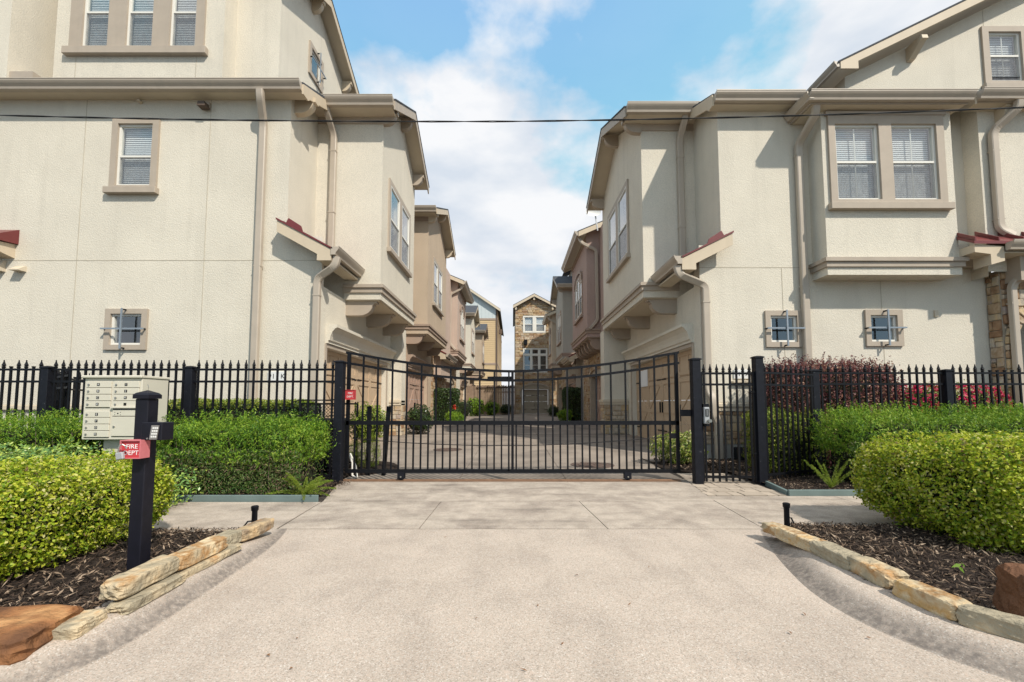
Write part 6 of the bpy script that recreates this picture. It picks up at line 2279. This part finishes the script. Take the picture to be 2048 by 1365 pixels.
    t = clipped_hedge('azalea_shrub', 'azalea with bright pink flowers behind the iron fence', (8.2, 8.2, 0.75), (0.95, 0.5, 0.74), 0.38, 13000, 'lf_var', (0.03, 0.05), (0.014, 0.024), None, 'shrub', seed=142, amp=0.10, depth=0.2, jit=0.8, tufts=0.15)
    rng = np.random.default_rng(143)
    P, D = rbox(700, (8.2, 8.2, 0.78), (1.0, 0.54, 0.76), 0.38, rng, bottom=0.0)
    P = np.repeat(P, 6, 0) + rng.normal(size=(4200, 3)) * 0.022
    D = np.repeat(D, 6, 0)
    leaf_object('blossoms', 'petal', t, P, D, (0.04, 0.07), (0.03, 0.05), 0.6, 0.0, rng=rng)
    round_shrub('purple_shrub', 'small dark purple shrub beside the stone arched entry', (9.35, 8.1, 0.55), (0.35, 0.3, 0.55), 4000, 'lf_purple', (0.03, 0.05), (0.015, 0.025), None, 145)
    clipped_hedge('privet_shrub', 'upright yellow-green privet behind the fence corner by the walk gate', (4.64, 7.35, 0.54), (0.56, 0.30, 0.52), 0.24, 15000, 'lf_bright', (0.025, 0.045), (0.014, 0.022), None, 'shrub', seed=146, amp=0.08, depth=0.14, jit=0.8, up=0.5, tufts=0.07, sprig=(260, (0.06, 0.16), 10), hollow=0.15)
    round_shrub('variegated_shrub', 'low cream-and-green variegated shrub by the tan garage door inside the gate', (3.32, 8.45, 0.32), (0.52, 0.35, 0.32), 5200, 'lf_var', (0.04, 0.07), (0.02, 0.034), None, 147, core=False, up=0.5)
    # bright shrubs just inside the gate
    round_shrub('bright_shrub', 'upright lime-green shrub behind the gate end by the motor cage', (-2.72, 8.05, 0.82), (0.34, 0.34, 0.34), 4200, 'lf_bright', (0.03, 0.05), (0.018, 0.028), None, 151, up=0.3)
    round_shrub('feathery_shrub', 'feathery lime shrub below the upright one inside the gate', (-2.66, 7.75, 0.34), (0.30, 0.28, 0.36), 5200, 'lf_fern', (0.03, 0.07), (0.003, 0.006), None, 152, up=1.5, core=False)
    bedm = MB().lathe([(0.85, 0.0), (0.8, 0.05), (0.3, 0.09), (0.02, 0.10)], -2.95, 7.9, 20).build('mulch_mound', 'mulch')
    struct(bedm)
    # courtyard shrubs
    gz = court_z
    def sh(x, y, rx, rz, lab, mt='lf_dark', n=3500, ln=(0.04, 0.07), wd=(0.025, 0.04), seed=160, nm='shrub', **k):
        return round_shrub(nm, lab, (x, y, gz(y) + rz), (rx, rx, rz), n, mt, ln, wd, 'shrubs along the courtyard', seed, **k)
    sh(-3.3, 15.2, 0.48, 0.50, 'round dark shrub at the foot of the tan unit garage', seed=161, n=4500)
    clipped_hedge('block_hedge', 'tall clipped block hedge in front of the rose unit', (-3.75, 22.6, gz(22) + 0.9), (0.9, 0.5, 0.9), 0.15, 9000, 'lf_dark', (0.05, 0.08), (0.03, 0.05), 'shrubs along the courtyard', seed=162, amp=0.06)
    t = sh(-2.95, 21.6, 0.45, 0.30, 'spiky green clump with a red bloom below the block hedge', 'lf_hedge', 2200, (0.12, 0.3), (0.015, 0.03), 163, 'flower_clump', up=2.0, core=False)
    rng = np.random.default_rng(9)
    P = np.array([-2.9, 21.5, gz(21) + 0.86]) + rng.normal(size=(26, 3)) * 0.05
    leaf_object('bloom', 'petal_red', t, P, rng.normal(size=(26, 3)), (0.09, 0.15), (0.05, 0.09), 0.3, 1.0, rng=rng)
    bar(t, (-2.92, 21.5, gz(21)), (-2.9, 21.5, gz(21) + 0.85), 0.012, 'stem', mt='lf_hedge')
    sh(-3.3, 28.5, 0.55, 0.62, 'dark shrub before the cream unit', seed=164)
    sh(-2.9, 33.0, 0.75, 0.70, 'spreading green shrub by the far cream unit', 'lf_hedge', 4000, (0.08, 0.14), (0.04, 0.07), 165)
    sh(-1.7, 35.5, 0.60, 0.55, 'fresh green shrub before the cedar fence', 'lf_hedge', 3000, (0.08, 0.14), (0.04, 0.07), 166)
    sh(-0.6, 37.0, 0.55, 0.45, 'dark low shrub under the cedar fence', seed=167)
    clipped_hedge('block_hedge', 'tall dark column hedge between the mauve and grey units', (3.75, 25.8, gz(25) + 0.98), (0.68, 0.6, 0.98), 0.2, 9000, 'lf_dark', (0.05, 0.08), (0.03, 0.05), 'shrubs along the courtyard', seed=168, amp=0.07)
    sh(3.05, 24.9, 0.42, 0.34, 'fresh fern-like clump at the foot of the column hedge', 'lf_hedge', 1800, (0.10, 0.22), (0.015, 0.03), 169, 'fern_clump', up=1.5, core=False)
    sh(3.1, 32.2, 0.42, 0.42, 'small clipped ball shrub near the stone house', seed=170)
    # foxtail ferns
    def fern(x, y, z, label, seed, n=18, ln=0.42, lay=0.55):
        rng = np.random.default_rng(seed)
        t = thing('foxtail_fern', (x, y, z), label, 'fern', 'foxtail ferns at the bed edges')
        for k in range(n):
            a = 2 * math.pi * k / n + rng.uniform(-0.3, 0.3)
            s = rng.uniform(0.75, 1.1) * ln
            el = rng.uniform(0.35, 1.25)
            m = 420
            tt = rng.random(m)
            r0 = s * tt * math.cos(el)
            zz = s * (tt * math.sin(el) - lay * tt ** 2 * 0.6)
            c = np.stack([x + r0 * math.cos(a), y + r0 * math.sin(a), z + np.maximum(zz, 0.01)], 1)
            ax = np.array([math.cos(a) * math.cos(el), math.sin(a) * math.cos(el), math.sin(el) * 0.6])
            off = rng.normal(size=(m, 3))
            off -= (off @ ax)[:, None] * ax
            off /= np.linalg.norm(off, axis=1)[:, None]
            wid = 0.030 * np.sqrt(np.clip(1.02 - tt, 0, 1)) * (0.35 + 0.65 * np.minimum(1, tt * 4))
            P = c + off * (wid * rng.uniform(0.4, 1.0, m))[:, None]
            leaf_object('frond', 'lf_fern', t, P, np.cross(off, ax), (0.018, 0.032), (0.0025, 0.0045), 0.3, 0.4, rng=rng, kind=None)
    fern(-2.66, 5.50, 0.04, 'lime foxtail fern spreading over the drive edge by the gate post', 181, 20, 0.50)
    fern(4.42, 5.98, 0.04, 'upright foxtail fern beside the pavers and boxwood', 182, 10, 0.50, 0.15)
    # seedling in the mulch
    rng = np.random.default_rng(3)
    t = thing('seedling', (2.93, 2.86, 0.1), 'tiny green seedling sprouting from bare mulch', 'seedling')
    leaf_object('leaves', 'lf_hedge', t, np.array([[2.91, 2.86, 0.14], [2.95, 2.86, 0.15], [2.93, 2.85, 0.12]]), np.array([[-0.6, -0.5, 0.6], [0.6, -0.5, 0.6], [0, -1, 0.4]]), (0.05, 0.07), (0.018, 0.024), 0.1, 0.8, rng=rng, kind=None)


planting()
